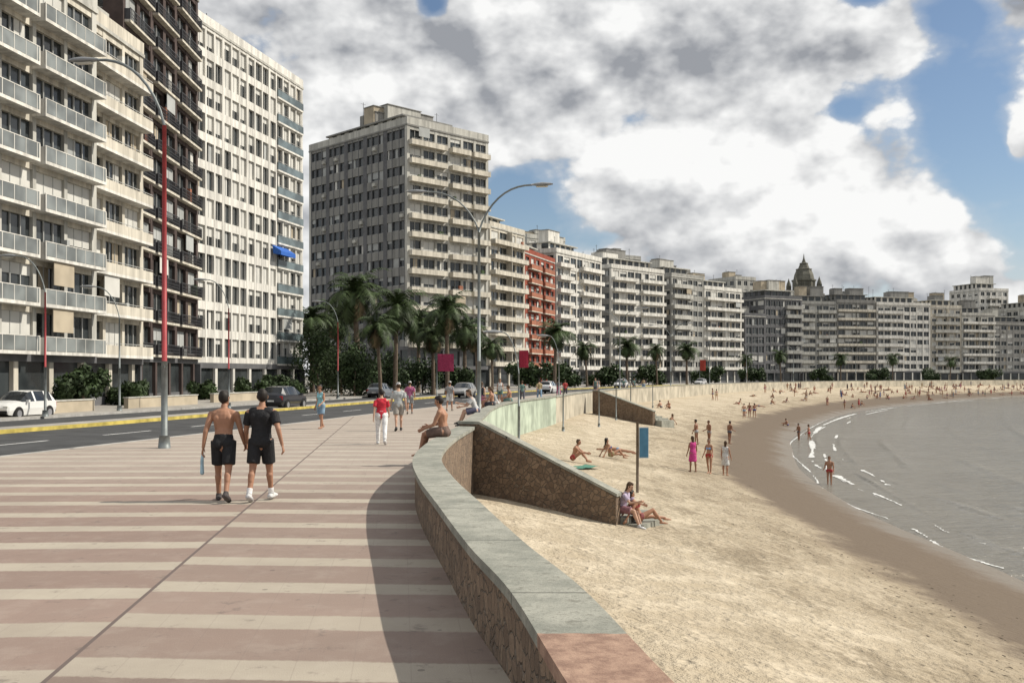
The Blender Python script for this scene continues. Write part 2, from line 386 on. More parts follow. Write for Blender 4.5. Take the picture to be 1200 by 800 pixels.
# ------------------------------------------------------------ buildings
R=random.Random(11)
def facade(b,fr,Ln,floors,fh,z0,bay=3.2,pier=.5,sill=.9,head=2.4,wm=WHITE,sm=None,blind=.35,bm_=BLIND,balc=(),bd=1.3,pm=WHITE,ph=.95,slabm=None,mull=2,pd=.25,railtype='solid',frame=FRAME,divs=True,skipbl=0,wide=0,acs=.06):
    sm=sm or wm; slabm=slabm or pm
    nb=max(1,round(Ln/bay)); bw=Ln/nb
    H=floors*fh
    for k in range(nb+1):
        x=k*bw; pp=wide if (wide and k%3==0) else pier
        b.box('walls',wm,fr,(max(0,x-pp/2),min(Ln,x+pp/2)),(0,pd),(z0,z0+H))
    for fl in range(floors+1):
        zl=z0+fl*fh; za=zl-(fh-head) if fl>0 else zl; zb=zl+sill if fl<floors else zl+.02
        if zb-za>.03: b.box('walls',sm,fr,(.003,Ln-.003),(0,pd-.03),(za,zb))
    for fl in range(floors):
        zl=z0+fl*fh
        for k in range(nb):
            x0=k*bw+pier/2;x1=(k+1)*bw-pier/2
            r0=R.random()
            if r0<blind:
                dz=(head-sill)*R.choice((.3,.5,.75,1,1)); b.box('windows',bm_,fr,(x0,x1),(.005,.07),(zl+head-dz,zl+head))
            elif r0<blind+.15:
                xa=R.uniform(x0,x0+(x1-x0)*.6); b.box('windows',R.choice((BLINDG,BLIND,TAN)),fr,(xa,xa+(x1-x0)*.35),(.005,.05),(zl+sill,zl+head))
            for q in range(1,mull):
                xm=x0+(x1-x0)*q/mull; b.box('windows',frame,fr,(xm-.035,xm+.035),(.004,.10),(zl+sill,zl+head))
            b.box('windows',frame,fr,(x0,x1),(.003,.11),(zl+sill,zl+sill+.07))
            if sill>.45 and not balc and R.random()<acs: b.box('air_conditioners',PALE,fr,((x0+x1)/2-.4,(x0+x1)/2+.4),(pd-.02,pd+.35),(zl+.12,zl+.62))
        for (f0,f1) in balc:
            if R.random()<skipbl: continue
            a_,c_=f0*Ln,f1*Ln
            b.box('balconies',slabm,fr,(a_,c_),(pd-.05,bd),(zl-.13,zl+.07))
            if railtype=='solid':
                b.box('balconies',pm,fr,(a_+.01,c_-.01),(bd-.10,bd-.006),(zl+.07,zl+ph))
                b.box('balconies',FRAME,fr,(a_,c_),(bd-.075,bd-.03),(zl+ph+.12,zl+ph+.16))
                x=a_+.02
                while x<c_: b.box('balconies',FRAME,fr,(x,x+.04),(bd-.07,bd-.035),(zl+ph,zl+ph+.12)); x+=1.5
            elif railtype=='glass':
                b.box('balconies',GLASSB,fr,(a_+.02,c_-.02),(bd-.06,bd-.03),(zl+.1,zl+ph))
                b.box('balconies',pm,fr,(a_,c_),(bd-.08,bd-.01),(zl+ph,zl+ph+.05))
                x=a_
                while x<c_: b.box('balconies',pm,fr,(x,x+.05),(bd-.075,bd-.015),(zl+.07,zl+ph)); x+=1.1
            else:
                b.box('balconies',pm,fr,(a_,c_),(bd-.06,bd-.01),(zl+ph,zl+ph+.06))
                b.box('balconies',pm,fr,(a_,c_),(bd-.05,bd-.02),(zl+.35,zl+.39)); b.box('balconies',pm,fr,(a_,c_),(bd-.05,bd-.02),(zl+.6,zl+.64))
                x=a_
                while x<c_: b.box('balconies',pm,fr,(x,x+.04),(bd-.055,bd-.012),(zl+.07,zl+ph)); x+=.3
            for xx in (a_,c_-.1): b.box('balconies',pm,fr,(xx,xx+.1),(pd-.05,bd-.004),(zl+.07,zl+ph-.02))
            if divs:
                nd=int((c_-a_)/(bay*2))
                for q in range(1,nd): 
                    x=a_+(c_-a_)*q/nd; b.box('balconies',wm,fr,(x-.06,x+.06),(pd-.02,bd-.12),(zl+.07,zl+fh-.14))
            if R.random()<.35 and c_-a_>1.6:
                x=R.uniform(a_+.3,c_-1.2); b.box('balconies',R.choice((LEAF2,BLINDG,TERR,BLIND,LEAF2)),fr,(x,x+R.uniform(.3,.9)),(bd-.6,bd-.2),(zl+.07,zl+R.uniform(.7,1.5)))
            if R.random()<.10 and c_-a_>3:
                x=R.uniform(a_+.2,c_-2.4); b.box('balconies',R.choice((TAN,BLIND,BLINDG)),fr,(x,x+2.2),(bd-.2,bd-.14),(zl+1.3,zl+fh-.14))
def building(name,p0,p1,depth,floors,fh=2.9,gh=3.5,front={},side={},roofm=PALE,gm=DKGREY,pent=1,parapet=.9,tanks=2,wm=WHITE,core=GLASS):
    p0=np.array(p0,float);p1=np.array(p1,float);d=p1-p0;Ln=np.linalg.norm(d);u=d/Ln;n=np.array([u[1],-u[0]])
    b=Build(name);fr=(p0,u,n);z0=gh-.1;H=z0+floors*fh
    b.box('core',core,fr,(0,Ln),(-depth,0),(-.3,H))
    front=dict(dict(wm=wm),**front);side=dict(dict(wm=wm),**side)
    facade(b,fr,Ln,floors,fh,z0,**front)
    s0=(p0-n*depth,n,-u);facade(b,s0,depth,floors,fh,z0,**side)
    s1=(p1-n*depth,n,u);facade(b,s1,depth,floors,fh,z0,**side)
    s2=(p0-n*depth,u,-n);facade(b,s2,Ln,floors,fh,z0,bay=4,wm=front['wm'],pier=1.2,blind=.2)
    b.box('ground_floor',gm,fr,(-.2,Ln+.2),(-depth-.2,.32),(z0-.55,z0-.001))
    if gh>6: b.box('ground_floor',gm,fr,(-.2,Ln+.2),(-depth-.2,.30),(z0/2-.3,z0/2+.3))
    x=0
    while x<Ln:
        b.box('ground_floor',gm if gh>6 else wm,fr,(x,x+.45),(-.05,.28),(-.2,z0-.54)); x+=3.6
    x=0
    while x<depth:
        b.box('ground_floor',gm,s0,(x,x+1.6),(-.05,.19),(-.2,z0-.54)); b.box('ground_floor',gm,s1,(x,x+1.6),(-.05,.19),(-.2,z0-.54)); x+=3.4
    b.box('ground_floor',gm,fr,(.5,Ln-.5),(-.05,.08),(-.2,.5))
    for uu in ((-.27,.3),(Ln-.3,Ln+.27)):
        for nn in ((-.3,.27),(-depth-.27,-depth+.3)): b.box('walls',front['wm'],fr,uu,nn,(z0,H))
    b.box('roof',roofm,fr,(-.35,Ln+.35),(-depth-.35,.38),(H,H+.25))
    for uu,nn in (((-.3,Ln+.3),(.12,.32)),((-.3,Ln+.3),(-depth-.3,-depth-.1)),((-.3,-.1),(-depth-.1,.12)),((Ln+.1,Ln+.3),(-depth-.1,.12))):
        b.box('roof',front['wm'],fr,uu,nn,(H+.25,H+.25+parapet))
    zz=H+.25
    if pent:
        a_=Ln*R.uniform(.05,.2);c_=Ln*R.uniform(.7,.92);dp=-depth*.2
        b.box('penthouse',core,fr,(a_,c_),(-depth+1,dp),(zz,zz+2.7))
        k=a_
        while k<c_: b.box('penthouse',front['wm'],fr,(k,k+.7),(dp-.05,dp+.12),(zz,zz+2.7)); k+=2.6
        k=-depth+1
        while k<dp-.8: b.box('penthouse',front['wm'],fr,(a_-.12,a_+.05),(k,k+1.2),(zz,zz+2.69)); b.box('penthouse',front['wm'],fr,(c_-.05,c_+.12),(k,k+1.2),(zz,zz+2.69)); k+=2.4
        b.box('penthouse',roofm,fr,(a_-.5,c_+.5),(-depth+.6,dp+.9),(zz+2.7,zz+2.95)); zz+=2.95
    for k in range(tanks):
        a_=R.uniform(.15,.65)*Ln; w=R.uniform(2.5,min(6,Ln*.3)+2.6); dn=-R.uniform(.3,.5)*depth; h=R.uniform(1.8,3.6)
        b.box('roof_plant',R.choice((roofm,GREY,front['wm'],TAN)),fr,(a_,min(Ln-1,a_+w)),(dn-R.uniform(2.5,4.5),dn),(zz,zz+h+.01*k))
        b.box('roof_plant',GREY,fr,(a_-.15,min(Ln-1,a_+w)+.15),(dn-2.7,dn+.15),(zz+h+.02+.01*k,zz+h+.14+.01*k))
    for k in range(4):
        a_=R.uniform(.1,.9)*Ln; dn=-R.uniform(.2,.8)*depth; hh=R.uniform(2,4.5)
        b.box('antenna',RAIL,fr,(a_,a_+.06),(dn,dn+.06),(zz,zz+hh)); b.box('antenna',RAIL,fr,(a_-.5,a_+.5),(dn+.02,dn+.05),(zz+hh-.3,zz+hh-.26))
    return b.finish((p0[0],p0[1],0))
AP='apartment_building'
building(AP,(-32,41),(-28.6,67.6),16,8,front=dict(bay=3.3,pier=.35,sill=.15,head=2.45,blind=.4,balc=[(0,.36),(.38,.72),(.74,1)],bd=1.15,pm=WHITE,railtype='glass',mull=3,wm=PALE,sm=CREAM),side=dict(pier=2,bay=5),wm=CREAM)
building(AP,(-29.6,68.2),(-28.9,77.0),15,8,front=dict(bay=3.0,pier=.4,sill=.2,head=2.45,blind=.25,balc=[(0,1)],bd=1.2,pm=CREAM,slabm=WHITE,ph=.75,mull=3),side=dict(pier=2,bay=4),wm=CREAM)
building(AP,(-30.6,77.9),(-31.0,97.2),18,12,gh=3.8,front=dict(bay=3.2,pier=.7,sill=.3,head=2.4,wm=BROWN,blind=.2,bm_=BLINDG,balc=[(0,.3),(.34,.64),(.68,1)],bd=.75,pm=RAIL,slabm=CREAM,railtype='bars',mull=2),side=dict(pier=2.6,bay=4,wm=BROWN),wm=BROWN,roofm=GREY,pent=0)
building(AP,(-31.3,98),(-25.9,121.5),18,12,fh=2.8,gh=3.4,front=dict(bay=1.75,pier=.26,sill=.55,head=2.5,blind=.5,mull=2,pd=.32,wide=.45,balc=[(.72,1)],bd=.5,pm=GLASST,slabm=WHITE,ph=.9,bm_=BLIND,divs=False),side=dict(pier=2,bay=4),wm=WHITE,pent=0,tanks=1)
building('apartment_tower',(-16.5,157),(-4.4,169),27,12,gh=6.7,parapet=1.1,front=dict(bay=3.0,pier=.5,sill=.3,head=2.35,blind=.3,balc=[(0,.44),(.5,.74),(.78,1)],bd=1.2,pm=CREAM,ph=.7,wm=PALE),side=dict(bay=1.8,pier=.16,wide=1.0,sill=1.0,head=2.5,wm=DKGREY,sm=GREY,blind=.15,bm_=BLINDG,mull=1),wm=PALE,roofm=GREY,tanks=4)  # side greys chosen darker, deepening the shade of that face by colour
building(AP,(-4.3,188),(2.2,200),20,9,gh=4,front=dict(balc=[(0,1)],bd=1.4,sill=.2,ph=.7,pm=CREAM,pier=.4),side=dict(pier=1.2),wm=CREAM)
building('brick_apartment_building',(2.4,203),(9.2,222),20,8,gh=3.8,front=dict(balc=[(.1,.45),(.55,.9)],bd=1.1,sill=.5,pm=TERR,wm=RED,pier=1.2,bay=3.4,slabm=CREAM),side=dict(wm=RED,pier=1.4),wm=RED)
building(AP,(9.9,224),(21.5,243),20,9,gh=3.6,front=dict(balc=[(0,.3),(.5,1)],bd=1.3,sill=.3,ph=.75,pier=.4,blind=.3),side=dict(pier=1.0,wm=PALE),wm=WHITE)
building(AP,(25.5,256),(41,271),17,9,gh=3.6,front=dict(balc=[(0,.46),(.54,1)],bd=1.3,sill=.25,ph=.7,pier=.35,blind=.2),side=dict(pier=1.0,wm=GREY,blind=.1),wm=WHITE)
building(AP,(44.5,278),(55,288),19,9,gh=3.6,front=dict(bay=2.6,balc=[(0,.6)],bd=1.2,pm=PALE,pier=.4,blind=.3),side=dict(pier=.8,wm=GREY),wm=MIDG)
building(AP,(55.8,289),(69,301),19,8,gh=3.9,front=dict(balc=[(0,1)],bd=1.3,sill=.2,ph=.7,pier=.4,blind=.3),side=dict(pier=.8,wm=PALE),wm=WHITE)
building(AP,(73,312),(80,316),14,6,gh=3.2,front=dict(bay=2.5,sill=.3,pier=.3,blind=.1,wm=DKGREY),side=dict(wm=DKGREY),wm=DKGREY,pent=0)
building(AP,(77.5,345),(85,349),14,11,gh=3.5,front=dict(bay=2.6,pier=1.2,wm=PALE),side=dict(wm=PALE,pier=1.5),wm=PALE,pent=0)
building('glass_apartment_building',(81,319),(94.5,326),14,8,gh=3.5,front=dict(bay=2.2,sill=.5,pier=.25,blind=.15,wm=DKGREY,balc=[(.55,1)],pm=MIDG),side=dict(wm=DKGREY,pier=.6),wm=DKGREY,tanks=3)
building(AP,(98,344),(113,348),16,8,gh=3.6,front=dict(bay=2.6,pier=.45,blind=.3,balc=[(0,.45),(.55,1)],bd=1.0,wm=MIDG,pm=PALE),side=dict(pier=1),wm=MIDG,roofm=GREY)
building(AP,(113.6,348),(128,352),16,8,fh=3.0,gh=3.6,front=dict(bay=3.1,pier=.3,sill=.5,blind=.3,balc=[(0,1)],bd=1.0,wm=GREY,pm=CREAM,ph=.7),side=dict(pier=1),wm=CREAM,roofm=GREY)
building(AP,(129,352),(150,358),16,8,gh=3.8,front=dict(bay=2.6,pier=.4,sill=.7,blind=.3,balc=[(0,.5)],bd=.9),side=dict(pier=1),wm=WHITE)
building(AP,(151,359),(163,362),16,8,gh=3.2,front=dict(bay=2.4,pier=.5,balc=[(.1,.9)],bd=1.2,pm=PALE),side=dict(pier=1),wm=CREAM)
building(AP,(163.6,362),(177,366),16,7,gh=3.6,front=dict(bay=2.6,pier=.4,sill=.6,balc=[(0,1)],bd=1.2,ph=.7),side=dict(pier=1),wm=PALE,roofm=GREY)
building(AP,(184,392),(197,396),16,11,gh=3.6,front=dict(bay=3,pier=.9,balc=[(.3,.7)],bd=1.2),side=dict(pier=1.5),wm=WHITE)
building(AP,(178,368),(192,372),16,6,gh=3.6,front=dict(bay=3,pier=.6,wm=GREY),side=dict(pier=1),wm=PALE)
building(AP,(193,374),(213,380),16,8,gh=3.6,front=dict(bay=2.6,pier=.5,balc=[(0,.45),(.55,1)],bd=1.2,pm=CREAM),side=dict(pier=1),wm=PALE)
for (a_,b_,fl,wmm) in (((216,382),(240,388),9,WHITE),((243,389),(268,396),7,CREAM),((272,398),(300,406),8,PALE)):
    building(AP,a_,b_,16,fl,front=dict(balc=[(0,1)],bd=1.2),side=dict(pier=1),wm=wmm)
for (a_,b_,fl,wmm) in (((4,262),(14,270),12,PALE),((30,305),(40,312),12,MIDG),((46,318),(58,326),11,GREY),((108,392),(124,396),10,PALE),((132,398),(146,402),10,GREY),((152,405),(166,409),10,CREAM),((-62,205),(-48,214),11,GREY),((96,372),(104,375),9,GREY)):
    building(AP,a_,b_,14,fl,front=dict(bay=3.2,pier=1.0),side=dict(pier=1.3,wm=wmm),wm=wmm,pent=0,tanks=3)
u=np.array([5.4,23.5]);u/=np.linalg.norm(u);n=np.array([u[1],-u[0]])
g0=[];O=np.array([-31.3,98.])
for uu in (16.0,19.8):
    for nn,zz in ((.4,16.9),(1.5,16.2),(1.5,15.75),(.55,15.9)): q=O+u*uu+n*nn; g0.append((q[0],q[1],zz))
e=empty('window_awning'); mkobj('canvas',g0,[(0,1,5,4),(1,2,6,5),(0,3,2,1),(4,5,6,7),(0,4,7,3)],[AWN],parent=e)
def domed_tower(x,y):
    e=empty('church_tower',(x,y,0)); st=mat('weathered_dark_stone',(.14,.135,.11),.9,.3,.4)
    b=Build('b');fr=((0,0),(1,0),(0,1));w=6.2
    b.box('shaft',st,fr,(-w,w),(-w,w),(-1,36))
    for k in range(9):
        for s in (-4,-1.2,1.6,4.2):
            b.box('windows',GLASS,fr,(s-.6,s+.6),(-w-.05,-w+.1),(4+k*3.4,6+k*3.4)); b.box('windows',GLASS,fr,(w-.1,w+.05),(s-.6,s+.6),(4+k*3.4,6+k*3.4))
    b.box('cornice',TAN,fr,(-w-.7,w+.7),(-w-.7,w+.7),(36,36.8))
    for s in (-3,-1,1,3): b.box('belfry',st,fr,(s-.3,s+.3),(-4.65,-4.4),(37,42))
    for sx in (-1,1):
        for sy in (-1,1): b.box('turrets',st,fr,(sx*5.1-.9,sx*5.1+.9),(sy*5.1-.9,sy*5.1+.9),(36.8,41))
    for k,g in b.g.items(): mkobj(k,g[0],g[1],g[3],g[2],parent=e)
    prof=[(4.8,36.8),(4.8,42.5),(5.2,42.7),(5.2,43.3),(4.4,43.4),(4.0,45.5),(3.2,47.5),(3.4,47.6),(3.4,48.0),(2.4,48.2),(1.7,50.0),(1.8,50.1),(1.8,50.5),(.9,50.8),(.3,52.6),(.08,54.5)]
    v=[];f=[];S=8
    for r,z in prof:
        for k in range(S): v.append((r*math.cos((k+.5)*2*math.pi/S),r*math.sin((k+.5)*2*math.pi/S),z))
    for i in range(len(prof)-1):
        for k in range(S): f.append((i*S+k,i*S+(k+1)%S,(i+1)*S+(k+1)%S,(i+1)*S+k))
    mkobj('stepped_spire',v,f,[st],parent=e)
    for sx in (-1,1):
        for sy in (-1,1):
            v=[];f=[]
            for r,z in ((1.1,41),(.9,42.0),(.4,43.2),(.05,44.4)):
                for k in range(8): v.append((sx*5.1+r*math.cos(k*math.pi/4),sy*5.1+r*math.sin(k*math.pi/4),z))
            for i in range(3):
                for k in range(8): f.append((i*8+k,i*8+(k+1)%8,(i+1)*8+(k+1)%8,(i+1)*8+k))
            mkobj('turret_spire',v,f,[st],parent=e)
domed_tower(126,430)
# ------------------------------------------------------------ tubes / lamps
def tube_pts(pts,rad,S=10):
    v=[];f=[];P=[Vector(p) for p in pts]
    for i,p in enumerate(P):
        t=(P[min(i+1,len(P)-1)]-P[max(i-1,0)]).normalized()
        r_=Vector((0,1,0)) if abs(t.y)<.9 else Vector((1,0,0))
        a_=t.cross(r_).normalized();b_=t.cross(a_)
        for k in range(S):
            w=k*2*math.pi/S; v.append(p+(a_*math.cos(w)+b_*math.sin(w))*rad[i])
    for i in range(len(P)-1):
        for k in range(S): f.append((i*S+k,i*S+(k+1)%S,(i+1)*S+(k+1)%S,(i+1)*S+k))
    f.append(tuple(range(S)));f.append(tuple(range(len(P)*S-1,len(P)*S-S-1,-1)))
    return v,f
def add_tube(name,pts,rad,m,parent,S=10,smooth=True):
    v,f=tube_pts(pts,rad,S); return mkobj(name,v,f,[m],smooth=smooth,parent=parent)
HEADM=mat('lamp_housing',(.28,.29,.30),.4,.1,3); LENS=mat('lamp_lens',(.6,.6,.55),.2,.1,3)
def lamp(x,y,h=10,arm=2.6,ang=0,low=STEEL,up=REDP,split=2.6,z=0,second=False,r=.09):
    e=empty('street_lamp',(x,y,z),ang)
    add_tube('base_plate',[(0,0,0),(0,0,.35)],[.17,.14],low,e)
    add_tube('lower_pole',[(0,0,.3),(0,0,split)],[r,r*.95],low,e)
    top=h-1.9
    add_tube('upper_pole',[(0,0,split),(0,0,top)],[r*.8,r*.62],up,e)
    def armf(s,rr,hh):
        pts=[];n=9
        for i in range(n+1):
            t=i/n; pts.append((s*arm*(t**1.25),0,top+(hh)*(1-(1-t)**2.2)))
        add_tube('arm',pts,[rr]*(n+1),STEEL if up is REDP else up,e,8)
        ex,ez=pts[-1][0],pts[-1][2]
        v=[];f=[]
        secs=[(-.05,.05,.04),(.1,.10,.07),(.4,.15,.10),(.7,.13,.07),(.85,.04,.03)]
        for d,w,hg in secs:
            for k in range(8):
                q=k*math.pi/4; v.append((ex+s*d,w*math.cos(q),ez+.02*d+hg*math.sin(q)*(1 if math.sin(q)>0 else .6)))
        for i in range(4):
            for k in range(8): f.append((i*8+k,i*8+(k+1)%8,(i+1)*8+(k+1)%8,(i+1)*8+k))
        f.append(tuple(range(8)));f.append(tuple(range(39,31,-1)))
        mkobj('lamp_head',v,f,[HEADM],smooth=True,parent=e)
        mkobj('lens',[(ex+s*.15,-.09,ez-.062),(ex+s*.65,-.09,ez-.062),(ex+s*.65,.09,ez-.062),(ex+s*.15,.09,ez-.062),(ex+s*.2,-.05,ez-.1),(ex+s*.6,-.05,ez-.1),(ex+s*.6,.05,ez-.1),(ex+s*.2,.05,ez-.1)],[(0,1,5,4),(1,2,6,5),(2,3,7,6),(3,0,4,7),(4,5,6,7)],[LENS],parent=e)
    armf(1,r*.45,1.9)
    if second: armf(-1,r*.35,1.7)
    return e
lamp(-9.6,27.5,10.8,2.0,math.pi-.15,split=2.4)
lamp(-1.36,41,9.8,2.2,-.1,up=STEEL,second=True)
def bx(px,Y): return (px-600)*Y/F
for px,Y,h,up,an in ((53,52,8.4,REDP,math.pi),(268,66,8.5,REDP,math.pi),(396,92,9,REDP,math.pi),(140,60,7.5,STEEL,math.pi)):
    lamp(bx(px,Y),Y,h,1.5,an,up=up,z=-.15,r=.07)
for px,Y,h in ((608,46,6.0),(655,75,7)): lamp(bx(px,Y)-.0,Y,h,.8,math.pi,up=STEEL,r=.06,z=-2.0)
for s in range(6):
    i=iy(110+s*32); p=offset(W,.8)[i]; lamp(p[0],p[1],9.5,2.4,-.2,up=STEEL,second=True)
# ------------------------------------------------------------ palms
DRY=mat('dry_palm_frond',(.17,.13,.07),.8,.3,2)
def palm_mesh(seed,h,cr,nf=30):
    r=random.Random(seed); v=[];f=[];fm=[]
    bend=r.uniform(-.5,.5); n=10
    pts=[(bend*(i/n)**2,.3*bend*(i/n)**2,h*i/n) for i in range(n+1)]
    rad=[.38 if i==0 else .27-.07*i/n+(.02 if i%2 else 0) for i in range(n+1)]; rad[-1]=.38;rad[-2]=.30
    tv,tf=tube_pts(pts,rad,9); v+=tv;f+=tf;fm+=[1]*len(tf)
    top=Vector(pts[-1])
    for i in range(nf):
        az=i*2.399+r.uniform(-.2,.2); el=math.radians(r.uniform(-50,75) if i>4 else 80); Ln=cr*r.uniform(.72,1.15)
        d=Vector((math.cos(az),math.sin(az),0)); side=Vector((-d.y,d.x,0)); m=2 if el<-.45 and r.random()<.6 else 0
        p=top.copy(); e=el; S=13
        if el<-.2: Ln*=.75
        for s in range(S+1):
            t=s/S
            dirv=d*math.cos(e)+Vector((0,0,1))*math.sin(e)
            if s>0:
                ll=cr*.23*math.sin(math.pi*(.12+.85*t))+.08
                for sg in (-1,1):
                    wd=dirv*.075
                    tip=p+side*sg*ll*.85+dirv*ll*.45-Vector((0,0,1))*ll*r.uniform(.2,.6)
                    k=len(v); v+=[p-wd,p+wd,tip]; f.append((k,k+1,k+2)); fm.append(m)
                    b2=p-dirv*Ln/S*.5; t2=b2+side*sg*ll*.8+dirv*ll*.5-Vector((0,0,1))*ll*r.uniform(.1,.55)
                    k=len(v); v+=[b2-wd,b2+wd,t2]; f.append((k,k+1,k+2)); fm.append(m)
                k=len(v); v+=[pp-side*.03,pp+side*.03,p+side*.02,p-side*.02]; f.append((k,k+1,k+2,k+3)); fm.append(m)
            pp=p.copy(); p=p+dirv*(Ln/S); e-=math.radians(r.uniform(5,12))
    me=bpy.data.meshes.new('palm'); me.from_pydata([tuple(q) for q in v],[],f)
    me.materials.append(LEAF);me.materials.append(BARK);me.materials.append(DRY); me.polygons.foreach_set('material_index',fm)
    return me
PM=[palm_mesh(s,9,4.2,54) for s in (1,2,3,4)]
def palm(x,y,s=1.,z=-.15,k=None):
    o=bpy.data.objects.new('palm_tree',PM[R.randrange(4) if k is None else k]); o.location=(x,y,z); w=R.uniform(.88,1.08); o.scale=(s*w,s*w,s*R.uniform(.93,1.05)); o.rotation_euler=(R.uniform(-.03,.03),R.uniform(-.03,.03),R.uniform(0,6)); col.objects.link(o)
for px,Y,s in ((463,104,1.0),(524,108,.98),(420,118,1.38),(490,126,1.0),(366,126,1.0),(446,96,.72),(545,122,.9),(560,150,.9),(508,112,.8),(398,130,1.1)): palm(bx(px,Y),Y,s)
for px,Y,s in ((577,150,.75),(650,160,1.05),(688,190,.85),(735,205,.95),(770,215,.8),(805,225,.9),(875,265,.75),(915,290,.9),(985,300,.8),(1046,320,.85),(1113,330,.8)): palm(bx(px,Y),Y,s)
def bush(name,x,y,rx,ry,rz,z=-.1,n=2600,seed=0,ls=.2,m=LEAF2):
    r=np.random.RandomState(seed); cl=[(r.uniform(-.7,.7)*rx,r.uniform(-.7,.7)*ry,r.uniform(.25,.85)*rz,r.uniform(.3,.55)) for _ in range(14)]
    v=[];f=[]
    for i in range(n):
        c=cl[r.randint(14)]; d=r.normal(size=3); d/=np.linalg.norm(d); rr=c[3]*r.uniform(.6,1.12)
        p=np.array([c[0]+d[0]*rr*rx*.7,c[1]+d[1]*rr*ry*.7,max(.05,c[2]+d[2]*rr*rz*.7)])
        a_=r.normal(size=3);a_/=np.linalg.norm(a_);b_=np.cross(a_,d);b_/=(np.linalg.norm(b_)+1e-6)
        k=len(v); v+=[p-a_*ls,p+b_*ls*.5,p+a_*ls,p-b_*ls*.5]; f.append((k,k+1,k+2,k+3))
    tv,tf=tube_pts([(0,0,-.1),(0.05,0,rz*.35),(.2,.1,rz*.7)],[.12,.09,.04],7); k=len(v); v+=[tuple(q) for q in tv]
    nf=len(f); f+=[tuple(q+k for q in g) for g in tf]
    o=mkobj(name,v,f,[m,BARK],[0]*nf+[1]*len(tf)); o.location=(x,y,z)
for i,(px,Y,rx,rz) in enumerate(((415,104,3.2,4.8),(435,108,3.5,5.4),(400,112,3,6),(455,116,3,4.4),(372,118,3.5,7.6),(388,122,3.2,6.5),(495,120,3,4),(535,122,2.5,3.6),(97,62,1.6,2.4),(150,72,1.5,1.6),(240,88,1.5,1.5),(300,96,2.0,1.8),(330,100,2.5,2.2))):
    bush('shrub',bx(px,Y),Y,rx,rx*.9,rz,seed=i)
for i,(px,Y) in enumerate(((620,170),(668,185),(705,200),(760,230),(830,250),(880,285),(960,315),(1030,325),(1090,335),(1160,345))):
    bush('shrub',bx(px,Y),Y,4.5,3.5,4.2,seed=30+i,n=1600,ls=.4)
for i,(a_,b_) in enumerate((((-26.8,48),(-25.3,60)),((-24.8,64),(-23.5,74)),((-23.5,78),(-21.5,92)))):
    u=np.array(b_,float)-np.array(a_);Ln=np.linalg.norm(u);u/=Ln;n=np.array([u[1],-u[0]]);g=Build('garden_wall');g.box('wall',TAN,(np.array(a_),u,n),(0,Ln),(-.15,.15),(-.3,.55));g.box('coping',PALE,(np.array(a_),u,n),(-.05,Ln+.05),(-.2,.2),(.55,.62));g.finish((a_[0],a_[1],0))
